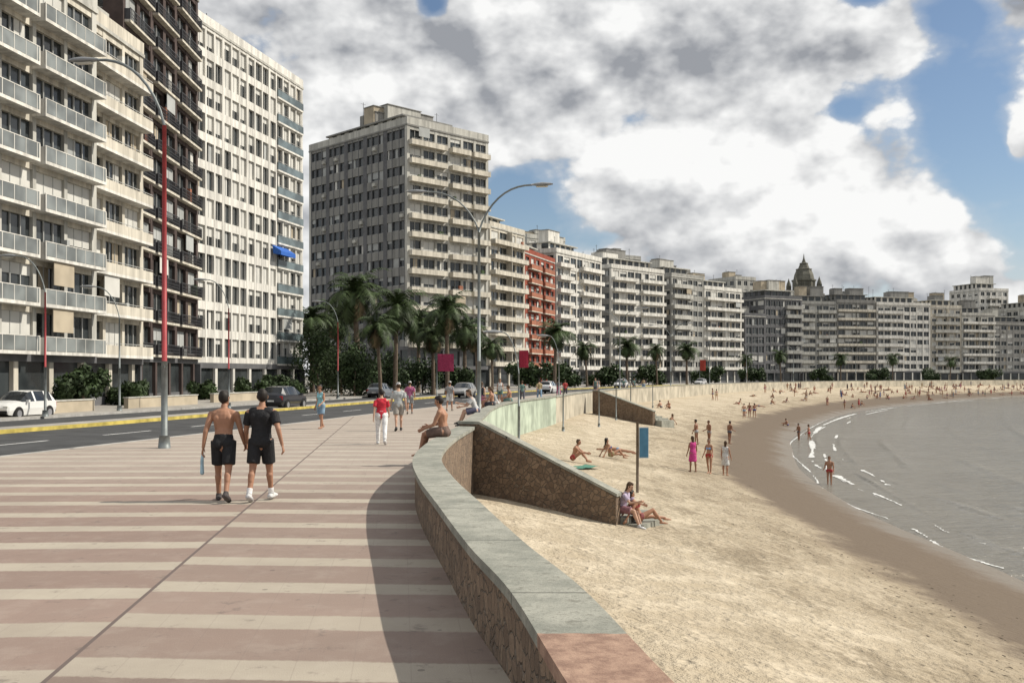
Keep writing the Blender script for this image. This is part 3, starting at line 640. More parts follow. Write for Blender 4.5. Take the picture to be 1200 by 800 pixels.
# ------------------------------------------------------------ cars
TAIL=mat('tail_light',(.4,.02,.02),.3,.1,2);HUB=mat('wheel_hub',(.4,.4,.42),.35,.1,2,metal=.6);CGL=glassmat('car_glass',(.03,.035,.04),.06)
def car(name,x,y,z,ang,c,Ln=3.9,hh=1.42):
    m,nt,b=newmat('car_paint'); b.inputs['Base Color'].default_value=(*c,1);b.inputs['Roughness'].default_value=.3;b.inputs['Coat Weight'].default_value=.5
    e=empty(name,(x,y,z),ang); s=Ln/3.9; hs=hh/1.42
    st=[(-1.95,.38,.72,.74,.70,.62),(-1.90,.28,.86,.88,.78,.68),(-1.78,.22,.90,1.02,.80,.62),(-1.50,.2,.92,1.38,.81,.58),(-1.1,.2,.92,1.42,.82,.60),(-.95,.2,.92,1.43,.82,.60),(-.15,.2,.91,1.44,.82,.60),(-.02,.2,.91,1.43,.82,.60),(.25,.2,.90,1.38,.82,.59),(.95,.2,.89,.93,.82,.66),(1.5,.2,.80,.84,.80,.66),(1.85,.25,.66,.70,.74,.60),(1.95,.36,.56,.58,.66,.55)]
    v=[];f=[];fm=[]
    for X,zb,zl,zt,wb,wt in st:
        X*=s; zt*=hs if zt>1 else 1
        mid=(zb+zl)/2
        sec=[(wb*.9,zb),(wb*1.0,mid),(wb,zl),(wt,zt),(wt*.6,zt+.035),(0,zt+.045)]
        full=sec+[(-a_,c_) for a_,c_ in reversed(sec[:-1])]
        v+=[(X,a_,c_) for a_,c_ in full]
    S=11
    for i in range(len(st)-1):
        for k in range(S-1):
            f.append((i*S+k,i*S+k+1,(i+1)*S+k+1,(i+1)*S+k))
            g=0
            if k in (2,7) and i in (3,5,7) : g=1
            if k in (2,7) and i==8: g=1
            if k in (3,4,5,6) and i in (8,): g=1
            if k in (3,4,5,6) and i==2: g=1
            fm.append(g)
        f.append((i*S+S-1,i*S,(i+1)*S,(i+1)*S+S-1)); fm.append(2)
    f.append(tuple(range(S)));fm.append(0);f.append(tuple((len(st)-1)*S+k for k in range(S-1,-1,-1)));fm.append(0)
    mkobj('body',v,f,[m,CGL,BLACKR],fm,parent=e)
    for X in (-1.25*s,1.22*s):
        for sg in (-1,1):
            for rr,t0,t1,mm in ((.36,.70,.825,BLACKR),(.30,.74,.845,BLACKR),(.18,.8,.855,HUB)):  # widest black disc stands in for the dark, shaded wheel arch
                vv=[];ff_=[];S2=20
                for yy in (t0,t1):
                    for k in range(S2): vv.append((X+rr*math.cos(k*2*math.pi/S2),sg*yy,.30+rr*math.sin(k*2*math.pi/S2)))
                for k in range(S2): ff_.append((k,(k+1)%S2,(k+1)%S2+S2,k+S2))
                ff_+= [tuple(range(S2)),tuple(range(2*S2-1,S2-1,-1))]
                mkobj('wheel_and_arch',vv,ff_,[mm],parent=e)
    g=Build('p');fr=((0,0),(1,0),(0,1))
    for sg in (-1,1):
        g.box('head_light',LENS,fr,(1.80*s,1.93*s),(min(sg*.42,sg*.68),max(sg*.42,sg*.68)),(.56,.69))
        g.box('tail_light',TAIL,fr,(-1.94*s,-1.80*s),(min(sg*.58,sg*.77),max(sg*.58,sg*.77)),(.62,.86))
        g.box('mirror',m,fr,(.55*s,.68*s),(min(sg*.82,sg*.98),max(sg*.82,sg*.98)),(.88,1.0))
    g.box('bumper',BLACKR,fr,(1.86*s,1.985*s),(-.66,.66),(.33,.46));g.box('bumper',BLACKR,fr,(-1.985*s,-1.87*s),(-.7,.7),(.33,.48));g.box('number_plate',LINE,fr,(-2.0*s,-1.98*s),(-.22,.22),(.5,.6))
    for k,q in g.g.items(): mkobj(k,q[0],q[1],q[3],q[2],parent=e)
def along(off,y):
    C=offset(K1,off); i=int(np.argmin(np.abs(C[:,1]-y))); T=np.gradient(C,axis=0)[i]; return C[i],math.atan2(T[1],T[0])
p,a_=along(15.6,50); car('parked_car',bx(24,52.5),52.5,-.25,a_+math.pi,(.72,.72,.70))
p,a_=along(3,60); car('moving_car',bx(333,64),64,-.13,a_,(.02,.022,.03))
for off,y,c,d in ((6,98,(.3,.3,.3),1),(2.5,120,(.7,.7,.7),0),(15.8,104,(.2,.22,.25),0),(6,170,(.7,.7,.7),1),(6,225,(.6,.6,.6),1)):
    p,a_=along(off,y); car('parked_car' if off>10 else 'moving_car',p[0],p[1],-.25 if off>10 else -.13,a_+(math.pi if d else 0),c,R.uniform(3.8,4.4),R.uniform(1.4,1.5))
# ------------------------------------------------------------ people
def capsule(a,b,ra,rb,fl=1,cap=1.,ref=(1,0,0),S=14):
    a=np.array(a,float);b=np.array(b,float);ax=b-a;Ln=np.linalg.norm(ax)
    ax=ax/Ln if Ln>1e-6 else np.array([0,0,1.])
    ref=np.array(ref,float);e1=ref-ax*ref.dot(ax)
    if np.linalg.norm(e1)<.1: e1=np.array([0,1.,0])-ax*ax[1]
    e1/=np.linalg.norm(e1);e2=np.cross(ax,e1)
    rings=[]
    for k in range(1,5):
        t=k/4*math.pi/2; rings.append((a-ax*ra*cap*math.cos(t),ra*math.sin(t)))
    for k in range(4,0,-1):
        t=k/4*math.pi/2; rings.append((b+ax*rb*cap*math.cos(t),rb*math.sin(t)))
    v=[];f=[]
    for c,r in rings:
        for k in range(S):
            w=k*2*math.pi/S; v.append(c+e1*r*math.cos(w)+e2*r*fl*math.sin(w))
    n=len(rings)
    for i in range(n-1):
        for k in range(S): f.append((i*S+k,i*S+(k+1)%S,(i+1)*S+(k+1)%S,(i+1)*S+k))
    f.append(tuple(range(S-1,-1,-1)));f.append(tuple(range((n-1)*S,n*S)))
    return v,f,(a,b,ra,rb,fl,cap,ax,e1,e2,Ln)
def sdf(P,c):
    a,b,ra,rb,fl,cap,ax,e1,e2,Ln=c
    d=P-a;t=d@ax;tc=np.clip(t,0,Ln);r=ra+(rb-ra)*(tc/max(Ln,1e-6))
    x=d@e1;y=(d@e2)/fl;z=(t-tc)/cap
    return (np.sqrt(x*x+y*y+z*z)-r)*min(1,fl)
SK,HA,TO,BO,SH,DK,EX=range(7)
def rot(v,ax,a): return np.array(Matrix.Rotation(a,3,ax)@Vector(v))
def person_mesh(legs=((20,5),(-18,12)),arms=((-18,8,12),(18,8,18)),lean=3,top='bare',bottom='shorts',shoes=True,hair='short',fem=False,voxel=.009,headyaw=0,headpitch=0,bag=False):
    D=math.radians; pr=[]
    def add(l,a,b,ra,rb,fl=1,cap=1,ref=(1,0,0)): pr.append((l,)+capsule(a,b,ra,rb,fl,cap,ref))
    Pv=np.array([0,0,.94]);sw=.165 if fem else .195;hw=.10 if fem else .09
    T=lambda p:Pv+rot(p,'X',-D(lean))
    ws=.115 if fem else .132
    tors=[((0,0,-.02),(0,0,.10),.155,.14,.74),((0,0,.08),(0,.005,.22),ws+.012,ws+.004,.74),((0,.005,.2),(0,0,.36),ws+.012,.155 if fem else .172,.68),((-(sw-.06),-.005,.43),(sw-.06,-.005,.43),.066,.066,1)]
    for a,b,ra,rb,fl in tors: add(SK,T(a),T(b),ra,rb,fl)
    add(SK,T((.07,-.045,-.04)),T((.06,-.03,.02)),.085,.08); add(SK,T((-.07,-.045,-.04)),T((-.06,-.03,.02)),.085,.08)
    if fem: 
        for sx in (-1,1): add(TO,T((sx*.07,.07,.31)),T((sx*.07,.085,.31)),.06,.055)
    else:
        for sx in (-1,1): add(SK,T((sx*.075,.045,.34)),T((sx*.09,.05,.34)),.07,.06); add(SK,T((sx*.09,-.06,.36)),T((sx*.07,-.04,.22)),.06,.045)
    add(SK,T((0,-.01,.45)),T((0,.015,.56)),.058 if not fem else .048,.052 if not fem else .044)
    for sx in (-1,1): add(SK,T((0,-.01,.50)),T((sx*.14,-.01,.445)),.045,.05)
    Hc=T((0,.02,.67))
    def Hd(p):
        q=rot(p,'X',D(headpitch)); q=rot(q,'Z',D(headyaw)); return Hc+q
    add(SK,Hd((0,-.005,.03)),Hd((0,.0,-.01)),.079,.072,1.18)
    add(SK,Hd((0,.02,-.04)),Hd((0,.045,-.075)),.058,.04,1.0)
    add(SK,Hd((0,.085,.01)),Hd((0,.104,-.022)),.010,.016)
    add(DK,Hd((-.02,.082,-.055)),Hd((.02,.082,-.055)),.008,.008)
    for sx in (-1,1):
        add(DK,Hd((sx*.03,.081,.012)),Hd((sx*.036,.08,.012)),.0105,.0105)
        add(SK,Hd((sx*.078,-.005,.015)),Hd((sx*.078,-.005,-.02)),.016,.012,.8)
        add(HA,Hd((sx*.02,.088,.032)),Hd((sx*.042,.082,.032)),.006,.005)
    add(HA,Hd((0,-.022,.045)),Hd((0,-.022,.01)),.083,.082,1.12); add(HA,Hd((0,.03,.085)),Hd((0,-.04,.08)),.052,.06)
    if hair=='long': add(HA,Hd((0,-.05,0)),Hd((0,-.075,-.18)),.075,.05,.6)
    if hair=='cap': add(EX,Hd((0,-.01,.06)),Hd((0,-.01,.05)),.088,.088,1.15); add(EX,Hd((0,.08,.05)),Hd((0,.13,.045)),.06,.05,.2)
    tk={'tee':.018,'tank':.011,'dress':.016}.get(top)
    if tk:
        for i,(a,b,ra,rb,fl) in enumerate(tors): add(TO,T(a),T(b),ra+tk,rb+tk,fl,.8)
        add(TO,T((0,0,-.08)),T((0,0,.08)),.178 if top!='dress' else .19,.165,.78,.15)
        if not fem:
            for sx in (-1,1): add(TO,T((sx*.075,.045,.34)),T((sx*.09,.05,.34)),.08,.07); add(TO,T((sx*.09,-.06,.36)),T((sx*.07,-.04,.22)),.07,.055)
    if top=='dress': add(TO,T((0,0,-.1)),Pv+np.array([0,.03,-.42]),.18,.21,.8,.1)
    for i,sx in ((0,-1),(1,1)):
        al,kb=legs[i];hip=Pv+np.array([sx*hw,0,-.02]);sp=.02*sx
        a1=D(al);a2=D(al-kb)
        kn=hip+np.array([sp*.5,math.sin(a1)*.43,-math.cos(a1)*.43]);an=kn+np.array([sp*.2,math.sin(a2)*.42,-math.cos(a2)*.42])
        add(SK,hip,kn,.092 if not fem else .095,.056);add(SK,kn,an,.054,.036)
        cf=kn+(an-kn)*.28;bk=np.array([0,-math.cos(a2),-math.sin(a2)])
        add(SK,cf+bk*.018,kn+(an-kn)*.5+bk*.012,.054,.045)
        fd=np.array([.12*sx,math.cos(a2*.75),math.sin(a2*.75) if a2<0 else math.sin(a2*.5)]);
        if abs(al)>60: fd=np.array([.1*sx,1,-.05])
        fd/=np.linalg.norm(fd);l=SH if shoes else SK;g=.012 if shoes else 0
        dn=np.array([0,math.sin(a2)*.5,-1]);dn/=np.linalg.norm(dn)
        heel=an-fd*.04+dn*.045;
        add(l,heel,an+fd*.09+dn*.05,.036+g,.04+g,.85);add(l,an+fd*.08+dn*.052,an+fd*.155+dn*.06,.042+g,.034+g,.6)
        if shoes: add(l,an+dn*.0,an+dn*.03,.046,.046)
        if shoes=='socks': add(EX,an+(kn-an)*.0,an+(kn-an)*.2,.042,.047,1,.3)
        if bottom=='shorts': add(BO,hip+np.array([0,0,.02]),hip+(kn-hip)*.80,.112,.104,1,.2)
        if bottom=='swim': add(BO,hip+np.array([0,0,.03]),hip+(kn-hip)*.2,.102,.10,1,.3)
        if bottom=='pants': add(BO,hip,kn,.108,.074);add(BO,kn,an+(kn-an)*.08,.074,.06,1,.3)
        fa,out,eb=arms[i];s=T((sx*sw,-.005,.425));
        dv=rot(rot((0,0,-1),'X',D(fa)),'Y',-sx*D(out));el=s+dv*.29
        dv2=rot(rot((0,0,-1),'X',D(fa+eb)),'Y',-sx*D(out*.6));wr=el+dv2*.25
        add(SK,s,el,.054 if not fem else .043,.040 if not fem else .034);add(SK,el,wr,.041 if not fem else .034,.026)
        add(SK,s+(el-s)*.35+np.array([0,.008,0]),s+(el-s)*.6+np.array([0,.008,0]),.048,.044)
        if top=='tee': add(TO,s,s+(el-s)*.66,.070,.070,1,.2)
        inw=np.array([-sx,0,0.]);inw=inw-dv2*inw.dot(dv2);inw/=np.linalg.norm(inw);fw=np.cross(dv2,inw)
        if fw[1]<0: fw=-fw
        add(SK,wr+dv2*.01,wr+dv2*.085,.034,.042,.38,1,fw)
        for j,(o_,l1) in enumerate(((.033,.075),(.011,.085),(-.011,.08),(-.032,.062))):
            k0=wr+dv2*.08+fw*o_;k1=k0+(dv2*.92+inw*.3)*l1*.55;k2=k1+(dv2*.7+inw*.75)*l1*.5
            add(SK,k0,k1,.0095,.009);add(SK,k1,k2,.009,.008)
        t0=wr+dv2*.02+fw*.03;t1=t0+(fw*.7+dv2*.6+inw*.2)*.045;t2=t1+(dv2*.9+fw*.1+inw*.4)*.035
        add(SK,t0,t1,.013,.0105);add(SK,t1,t2,.0105,.009)
        if bag and i==0:
            add(EX,wr+dv2*.09,wr+dv2*.13+np.array([0,0,-.09]),.022,.045,.6,1,(0,1,0))
            add(EX,wr+dv2*.13+np.array([0,0,-.08]),wr+dv2*.16+np.array([.01,-.02,-.24]),.045,.06,.5,.6,(0,1,0))
    if bottom in('shorts','swim','pants'):
        add(BO,T((0,0,-.03)),T((0,0,.09 if bottom!='swim' else .04)),.166,.150,.80,.3)
        add(BO,T((.07,-.045,-.04)),T((.06,-.03,.02)),.098,.09); add(BO,T((-.07,-.045,-.04)),T((-.06,-.03,.02)),.098,.09)
        if fem and top=='bikini': add(TO,T((0,0,.30)),T((0,0,.325)),.148,.152,.72,.2)
    v=[];f=[]
    for q in pr:
        k=len(v);v+=q[1];f+=[tuple(i+k for i in g) for g in q[2]]
    me=bpy.data.meshes.new('tmp');me.from_pydata([tuple(x) for x in v],[],f);o=bpy.data.objects.new('tmp',me);col.objects.link(o)
    m=o.modifiers.new('r','REMESH');m.mode='VOXEL';m.voxel_size=voxel;m.use_smooth_shade=True
    s=o.modifiers.new('s','SMOOTH');s.factor=.5;s.iterations=2
    dg=bpy.context.evaluated_depsgraph_get();em=bpy.data.meshes.new_from_object(o.evaluated_get(dg));bpy.data.objects.remove(o)
    n=len(em.polygons);P=np.zeros(n*3);em.polygons.foreach_get('center',P);P=P.reshape(-1,3)
    best=np.full(n,9.);lab=np.zeros(n,int)
    for q in pr:
        d=sdf(P,q[3])-(0.002 if q[0]!=SK else 0);mk=d<best;best[mk]=d[mk];lab[mk]=q[0]
    em.materials.clear()
    for _ in range(7): em.materials.append(None)
    em.polygons.foreach_set('material_index',lab.astype(int).tolist());em.polygons.foreach_set('use_smooth',[True]*n)
    V=np.zeros(len(em.vertices)*3);em.vertices.foreach_get('co',V);V=V.reshape(-1,3)
    return em,V[:,2].min()
CM={}
def cm(c,r=.75):
    k=tuple(c)
    if k not in CM: CM[k]=mat('cloth',c,r,.25,9,.6)
    return CM[k]
SKINS=[mat('skin_tan',(.36,.19,.12),.55,.12,6),mat('skin_fair',(.5,.31,.22),.55,.12,6),mat('skin_brown',(.26,.13,.08),.55,.12,6)]
HAIRS=[mat('hair_dark',(.02,.015,.012),.6,.2,20),mat('hair_brown',(.07,.04,.02),.6,.2,20),mat('hair_grey',(.3,.29,.28),.6,.2,20)]
MC={}
def place(tmpl,name,loc,rz,skin=0,hair=0,top=(.5,.5,.5),bot=(.1,.1,.15),shoe=(.05,.05,.05),ex=(.7,.7,.7),scale=1,ground=True,parent=None,dz=0,rx=0):
    me,mn=tmpl;key=(id(me),skin,hair,tuple(top),tuple(bot))
    if key in MC: m2=MC[key]
    else:
        m2=me.copy(); MC[key]=m2
        for i,mm in enumerate((SKINS[skin],HAIRS[hair],cm(top),cm(bot),cm(shoe),HAIRS[0],cm(ex))): m2.materials[i]=mm
    o=bpy.data.objects.new(name,m2);col.objects.link(o);o.scale=(scale,)*3
    o.rotation_euler=(rx,0,rz);o.location=(loc[0],loc[1],loc[2]-(mn*scale if ground else 0)+dz)
    if parent: o.parent=parent
    return o
V1=.008
T_m1=person_mesh(legs=((12,4),(-16,16)),arms=((-20,14,20),(14,12,22)),lean=4,top='bare',bottom='shorts',shoes=True,bag=True,voxel=V1,headyaw=-25)
T_m2=person_mesh(legs=((-14,10),(14,3)),arms=((12,14,20),(-22,22,25)),lean=4,top='tee',bottom='shorts',shoes='socks',voxel=V1,headyaw=15)
BLK=(.018,.018,.02)
place(T_m1,'walking_man',(bx(262,15.9),15.9,0),.08,0,0,bot=BLK,shoe=(.08,.07,.07),ex=(.35,.50,.58),scale=1.01)
place(T_m2,'walking_man',(bx(306,15.9),15.9,0),-.05,0,0,top=BLK,bot=BLK,shoe=(.6,.6,.6),ex=(.8,.8,.8),scale=1.02)
V2=.014
W1=person_mesh(legs=((16,5),(-18,14)),arms=((-20,10,15),(20,10,30)),top='tee',bottom='pants',fem=True,hair='short',voxel=.012)
W2=person_mesh(legs=((10,4),(-12,10)),arms=((10,12,50),(-10,10,30)),top='tank',bottom='shorts',fem=True,hair='long',shoes=False,voxel=V2)
W3=person_mesh(legs=((-14,8),(12,4)),arms=((10,10,20),(-15,10,20)),top='tee',bottom='shorts',voxel=V2,hair='cap')
S1=person_mesh(legs=((3,2),(-3,4)),arms=((5,10,20),(0,12,70)),top='bare',bottom='swim',shoes=False,voxel=V2)
S2=person_mesh(legs=((6,3),(-8,8)),arms=((10,10,25),(-5,14,40)),top='bikini',bottom='swim',fem=True,hair='long',shoes=False,voxel=V2)
S3=person_mesh(legs=((4,2),(-4,4)),arms=((5,10,20),(5,12,20)),top='dress',bottom='none',fem=True,hair='long',shoes=False,voxel=V2)
G1=person_mesh(legs=((128,95),(122,85)),arms=((45,10,35),(50,8,30)),lean=18,top='bare',bottom='swim',shoes=False,voxel=V2)
G2=person_mesh(legs=((88,5),(118,80)),arms=((-35,12,5),(-38,12,5)),lean=-22,top='bikini',bottom='swim',fem=True,hair='long',shoes=False,voxel=V2)
G3=person_mesh(legs=((86,2),(86,4)),arms=((-84,14,-4),(-84,14,-6)),lean=-84,top='bare',bottom='swim',shoes=False,voxel=V2)
CH1=person_mesh(legs=((84,70),(88,80)),arms=((22,10,45),(26,8,50)),lean=8,top='bare',bottom='shorts',shoes=False,voxel=.01,headpitch=-15)
CH2=person_mesh(legs=((80,60),(88,65)),arms=((35,12,45),(45,10,55)),lean=22,top='tee',bottom='shorts',fem=True,hair='long',voxel=.01,headpitch=-20)
P=lambda px,Y,z=0:(bx(px,Y),Y,z)
place(W1,'walking_woman',P(447,29),.1,1,0,top=(.55,.03,.05),bot=(.75,.75,.75),shoe=(.6,.6,.6),scale=.93)
place(W3,'walking_man',P(467,36),.2,1,1,top=(.4,.42,.42),bot=(.3,.28,.25),ex=(.5,.5,.5))
place(W2,'walking_woman',P(376,37.5),2.6,0,0,top=(.25,.5,.55),bot=(.2,.3,.4),scale=.95)
place(CH1,'seated_man',(-1.52,22.2,0),math.radians(78),0,0,bot=(.15,.10,.08),ground=False,dz=.64-.94+.12)
place(CH2,'seated_woman',(-1.30,36,0),math.radians(95),1,1,top=(.5,.5,.5),ground=False,dz=-.18)
rr=random.Random(5)
COLS=[(.4,.05,.05),(.05,.09,.25),(.6,.6,.58),(.04,.04,.05),(.35,.28,.15),(.12,.2,.18),(.35,.1,.2),(.2,.3,.42),(.10,.10,.12),(.3,.3,.3)]
def rp(t,name,loc,rz=None,sc=None,parent=None,top=None):
    c=rr.choice(COLS)
    return place(t,name,loc,rr.uniform(0,6.28) if rz is None else rz,rr.choice((0,2,0,1)),rr.randrange(2),top or c,COLS[(COLS.index(c)+3)%10],(.2,.18,.16),(.5,.5,.5),sc or rr.uniform(.92,1.02),parent=parent)
for k in range(13):
    y=rr.uniform(50,130); c=W[iy(y)]; x=c[0]-rr.uniform(.8,6.5); rp(rr.choice((W1,W2,W3,W3,W1)),'pedestrian',(x,y,0),rr.choice((0,3.1))+rr.uniform(-.4,.4))
for k in range(3):
    y=44+k*3.6+rr.uniform(-.7,.7); c=W[iy(y)]; o=rp(CH2 if k%2 else CH1,'seated_person',(c[0]+.15,c[1],0),math.radians(85)); o.location.z=-.14
def seat(t,name,x,y,zs,rz,**k): return place(t,name,(x,y,0),rz,ground=False,dz=zs-.94+.12,**k)
seat(CH2,'seated_woman',2.78,25.42,-1.50,math.radians(-120),skin=1,hair=1,top=(.45,.38,.5),bot=(.25,.12,.14),shoe=(.6,.6,.6),scale=.92).location.z+=.07
place(G2,'seated_woman',(3.25,25.5,sand_z(3.25,25.5)+.02),math.radians(-75),0,0,top=(.5,.1,.1),bot=(.3,.1,.1),scale=.9)
for t,px,py,top,bot,rz,nm in ((S3,812,553,(.5,.05,.22),(.5,.05,.2),.3,'standing_woman'),(S2,831,555,(.2,.35,.6),(.1,.2,.5),2.5,'standing_woman'),(S3,850,557,(.6,.6,.58),(.6,.6,.6),-.5,'standing_woman'),
    (S1,816,521,None,(.1,.1,.4),1,'standing_man'),(S1,831,521,None,(.5,.1,.1),2,'standing_man'),(S1,855,520,None,(.04,.04,.05),-1,'standing_man'),
    (G1,672,541,None,(.05,.06,.08),-1.8,'sunbather'),(G2,716,537,None,(.05,.05,.06),-1.2,'sunbather'),(G3,724,531,(.1,.1,.1),(.1,.1,.12),-2,'sunbather'),
    (S1,972,570,None,(.3,.02,.05),2.6,'wading_man'),(S1,936,517,None,(.5,.05,.05),2,'wading_man'),(S2,948,518,(.5,.1,.1),(.5,.1,.1),1,'wading_woman'),(S1,872,490,None,(.1,.1,.1),0,'standing_man'),(S2,884,489,(.3,.1,.1),(.1,.1,.1),0,'standing_woman'),(G2,785,498,None,(.4,.1,.1),1,'sunbather')):
    h=sand_hit(px,py)
    if h: rp(t,nm,(h.x,h.y,h.z),rz,.98,top=top)
cr=empty('beach_crowd')
TT=[S1,S2,S1,G1,G2,G3,G3,G1,G2,S3]
for k in range(250):
    i=rr.randrange(16*SUB+2,24*SUB) if k<120 else rr.randrange(19*SUB,24*SUB); t=min(.9,max(.05,rr.betavariate(1.3,1.5)))
    if i<18*SUB and rr.random()<.5: continue
    p=A[i]*(1-t)+Q[i]*t; z=sand_z(p[0],p[1])
    if z is None or z<-4.0: continue
    rp(rr.choice(TT),'beachgoer',(p[0],p[1],z),parent=cr)
    if rr.random()<.3:
        q=p+np.array([rr.uniform(-.9,.9),rr.uniform(.4,1.2)]); z=sand_z(q[0],q[1])
        if z and z>-4: rp(rr.choice(TT),'beachgoer',(q[0],q[1],z),parent=cr)
for k,(px,py,c) in enumerate(((684,548,(.08,.22,.16)),)):
    h=sand_hit(px,py)
    v=[]
    for i in range(7):
        for j in range(4): v.append((i*.28-.84,j*.26-.39,.03+.02*math.sin(i*1.7+j)))
    f=[(i*4+j,i*4+j+1,i*4+j+5,i*4+j+4) for i in range(6) for j in range(3)]
    o=mkobj('beach_towel',v,f,[cm(c)]);o.location=h+Vector((0,0,.02));o.rotation_euler=(0,0,1.0)
# ------------------------------------------------------------ beach sign and posts
h=sand_hit(747,577)
e=empty('beach_sign',(h.x,h.y,h.z)); add_tube('post',[(0,0,-.2),(0,0,2.4)],[.05,.045],BARK,e,8)
g=Build('p');g.box('board',mat('blue_sign_paint',(.08,.21,.33),.5,.15,3),((0,0),(1,0),(0,1)),(.07,.36),(-.03,.02),(1.2,2.2));g.box('frame',LINE,((0,0),(1,0),(0,1)),(.05,.38),(-.015,.01),(1.17,2.23))
for k,q_ in g.g.items(): mkobj(k,q_[0],q_[1],q_[3],q_[2],parent=e)
for px,py,hh in ((722,492,3),(739,487,3),(702,500,2.6),(660,505,2.6),(765,478,3)):
    h=sand_hit(px,py)
    if h:
        e=empty('beach_post',h); add_tube('post',[(0,0,-.2),(0,0,hh)],[.05,.04],STEEL,e,7); add_tube('foot',[(0,0,0),(0,0,.25)],[.1,.08],STEEL,e,7)
def banner(x,y,z,c,h=5.5,w=1.0,bh=2.4):
    e=empty('banner',(x,y,z)); add_tube('pole',[(0,0,0),(0,0,h)],[.05,.04],STEEL,e,7)
    v=[]
    for i in range(5):
        for j in range(6): v.append((.06+w*i/4,.08*math.sin(i*1.3+j*.5),h-.1-bh*j/5))
    f=[(i*6+j,i*6+j+1,i*6+j+7,i*6+j+6) for i in range(4) for j in range(5)]
    mkobj('cloth',v,f,[cm(c)],parent=e)
banner(bx(512,92),92,-.1,(.35,.04,.10),4.2,1.5,1.6)
for px,Y,c in ((608,150,(.40,.03,.06)),(820,240,(.40,.06,.04))):
    banner(bx(px,Y),Y,-.1,c,6.0,1.4,2.6)
# small dark flecks of seaweed along the tide line: one scattered mass
sv=[];sf=[];WEED=mat('seaweed',(.10,.08,.055),.9,.3,5)
for k in range(700):
    i=rr.randrange(2*SUB,17*SUB); t=rr.gauss(.60,.05)+.05*math.sin(i*.13)
    if not .15<t<.85: continue
    p=A[i]*(1-t)+Q[i]*t; p=p+np.array([rr.uniform(-.5,.5),rr.uniform(-.5,.5)]); z=sand_z(p[0],p[1])
    if z is None: continue
    s=rr.uniform(.012,.045); k0=len(sv); nn=5; an_=rr.uniform(0,3)
    for j in range(nn):
        w_=j*2*math.pi/nn; q=s*rr.uniform(.4,1.6); cx,cy=q*1.6*math.cos(w_),q*.5*math.sin(w_); sv.append((p[0]+cx*math.cos(an_)-cy*math.sin(an_),p[1]+cx*math.sin(an_)+cy*math.cos(an_),z+.005))
    sv.append((p[0],p[1],z+s*.35)); sf+=[(k0+j,k0+(j+1)%nn,k0+nn) for j in range(nn)]
mkobj('seaweed_scatter',sv,sf,[WEED])
# ------------------------------------------------------------ world, sun, camera
saz=math.atan2(1,.10); sel=math.radians(43)
w=bpy.data.worlds.new('World');scene.world=w;w.use_nodes=True;nt=w.node_tree
for n_ in list(nt.nodes): nt.nodes.remove(n_)
out=N(nt,'ShaderNodeOutputWorld');bg=N(nt,'ShaderNodeBackground');L(nt,bg.outputs[0],out.inputs[0]);bg.inputs[1].default_value=.1
sky=N(nt,'ShaderNodeTexSky',sky_type='NISHITA');sky.sun_disc=False;sky.sun_elevation=sel;sky.sun_rotation=saz;sky.air_density=1.0;sky.dust_density=.6;sky.ozone_density=1.8
tc=N(nt,'ShaderNodeTexCoord');sx=N(nt,'ShaderNodeSeparateXYZ');L(nt,tc.outputs['Generated'],sx.inputs[0])
az=mth(nt,'ARCTAN2',sx.outputs[0],sx.outputs[1]);el=mth(nt,'ARCSINE',sx.outputs[2])
pc=N(nt,'ShaderNodeCombineXYZ');L(nt,az,pc.inputs[0]);L(nt,el,pc.inputs[1]);PV=pc.outputs[0]
def blobs(lst,base):
    acc=base
    for px,py,wx,wy,amp in lst:
        a0=math.atan((px-600)/F);e0=(440-py)/F
        vm=N(nt,'ShaderNodeVectorMath',operation='MULTIPLY_ADD');L(nt,PV,vm.inputs[0]);vm.inputs[1].default_value=(F/wx,F/wy,0);vm.inputs[2].default_value=(-a0*F/wx,-e0*F/wy,0)
        dt=N(nt,'ShaderNodeVectorMath',operation='DOT_PRODUCT');L(nt,vm.outputs[0],dt.inputs[0]);L(nt,vm.outputs[0],dt.inputs[1])
        acc=mth(nt,'MULTIPLY_ADD',mth(nt,'POWER',.3679,dt.outputs['Value']),amp,acc)
    return acc
def dens(du,dv,detail):
    vm=N(nt,'ShaderNodeVectorMath',operation='MULTIPLY_ADD');L(nt,PV,vm.inputs[0]);vm.inputs[1].default_value=(1,1.5,0);vm.inputs[2].default_value=(du+3.1,dv*1.5+1.7,0)
    a_=noise(nt,vm.outputs[0],5.0,detail,.54,'2D')
    vo=N(nt,'ShaderNodeTexVoronoi',feature='F1');vo.voronoi_dimensions='2D';vo.inputs['Scale'].default_value=13;vo.inputs['Detail'].default_value=3;vo.inputs['Roughness'].default_value=.55
    L(nt,vm.outputs[0],vo.inputs['Vector'])
    return mth(nt,'MULTIPLY_ADD',vo.outputs['Distance'],-.15,mth(nt,'ADD',a_,.06))
d0=dens(0,0,8);d1=dens(.014,.026,5)
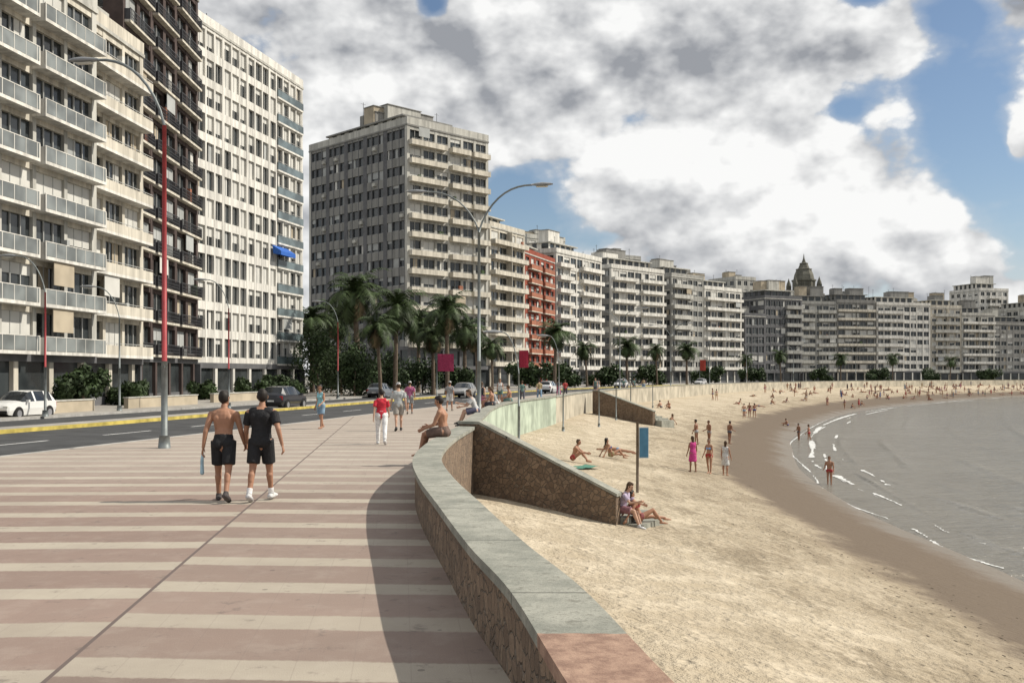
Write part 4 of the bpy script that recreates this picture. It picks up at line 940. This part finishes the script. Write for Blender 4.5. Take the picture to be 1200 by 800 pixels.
D_=blobs(((1120,165,60,42,-.38),(1165,235,45,60,-.38),(1195,300,30,40,-.25),(510,18,26,28,-.46),(600,245,45,40,-.34),(1012,32,24,22,-.42),(1125,65,28,20,-.30),(660,285,70,18,-.24),(990,150,18,14,-.28),(640,30,22,10,-.2),
   (870,215,130,60,.16),(1060,275,90,40,.16),(1193,200,10,16,.40),(1180,25,50,35,.2),(1060,90,40,30,.10),(700,80,330,110,.12),(400,90,200,80,.1)),d0)
mask=ramp(nt,D_,.30,.39)
shade=mth(nt,'MULTIPLY_ADD',mth(nt,'SUBTRACT',d0,d1),3.3,.63)
shade=blobs(((850,178,170,36,.28),(1050,255,120,42,.32),(680,190,90,30,.22),(430,118,80,22,.24),(1190,205,20,25,.3),(370,55,70,20,.16),(900,250,150,30,.14),
   (800,95,190,36,-.36),(500,70,100,28,-.24),(300,20,90,40,-.16),(1010,120,60,22,.08),(780,228,70,14,-.16),(960,200,60,12,-.12),(1050,300,90,12,-.14),(980,322,200,10,-.04),(880,12,160,24,.20),(620,10,90,22,.16),(1150,20,60,40,.2)),shade)
sh=mth(nt,'ADD',shade,0.0,clamp=True)
cc=mixc(nt,sh,(3.3,3.45,3.75),(9.6,9.6,9.5))
hz=ramp(nt,el,.0,.18)
skyc=mixc(nt,hz,mixc(nt,.5,sky.outputs[0],(5.6,6.1,6.6)),sky.outputs[0])
thin=ramp(nt,D_,.18,.37)
skyc=mixc(nt,mth(nt,'MULTIPLY',thin,.4),skyc,(6.4,6.7,7.0))
fin=mixc(nt,mask,skyc,cc)
below=ramp(nt,el,-.03,0)
L(nt,mixc(nt,below,(1.2,1.2,1.15),fin),bg.inputs[0])
sun=bpy.data.lights.new('sun','SUN');sun.energy=4.9;sun.angle=math.radians(.53);sun.color=(1,.935,.82)
so=bpy.data.objects.new('sun',sun);col.objects.link(so)
sd=Vector((math.sin(saz)*math.cos(sel),math.cos(saz)*math.cos(sel),math.sin(sel)))
so.rotation_euler=(-sd).to_track_quat('-Z','Y').to_euler();so.location=(60,0,60)
cam=bpy.data.cameras.new('camera');co=bpy.data.objects.new('camera',cam);col.objects.link(co)
co.location=(0,0,CH);co.rotation_euler=(math.pi/2,0,0);cam.lens=36*F/1200;cam.sensor_width=36;cam.shift_y=40/1200;cam.clip_end=20000;cam.clip_start=.1
scene.camera=co
scene.view_settings.view_transform='Standard';scene.view_settings.look='None';scene.view_settings.exposure=0
print('objects',len(bpy.data.objects))
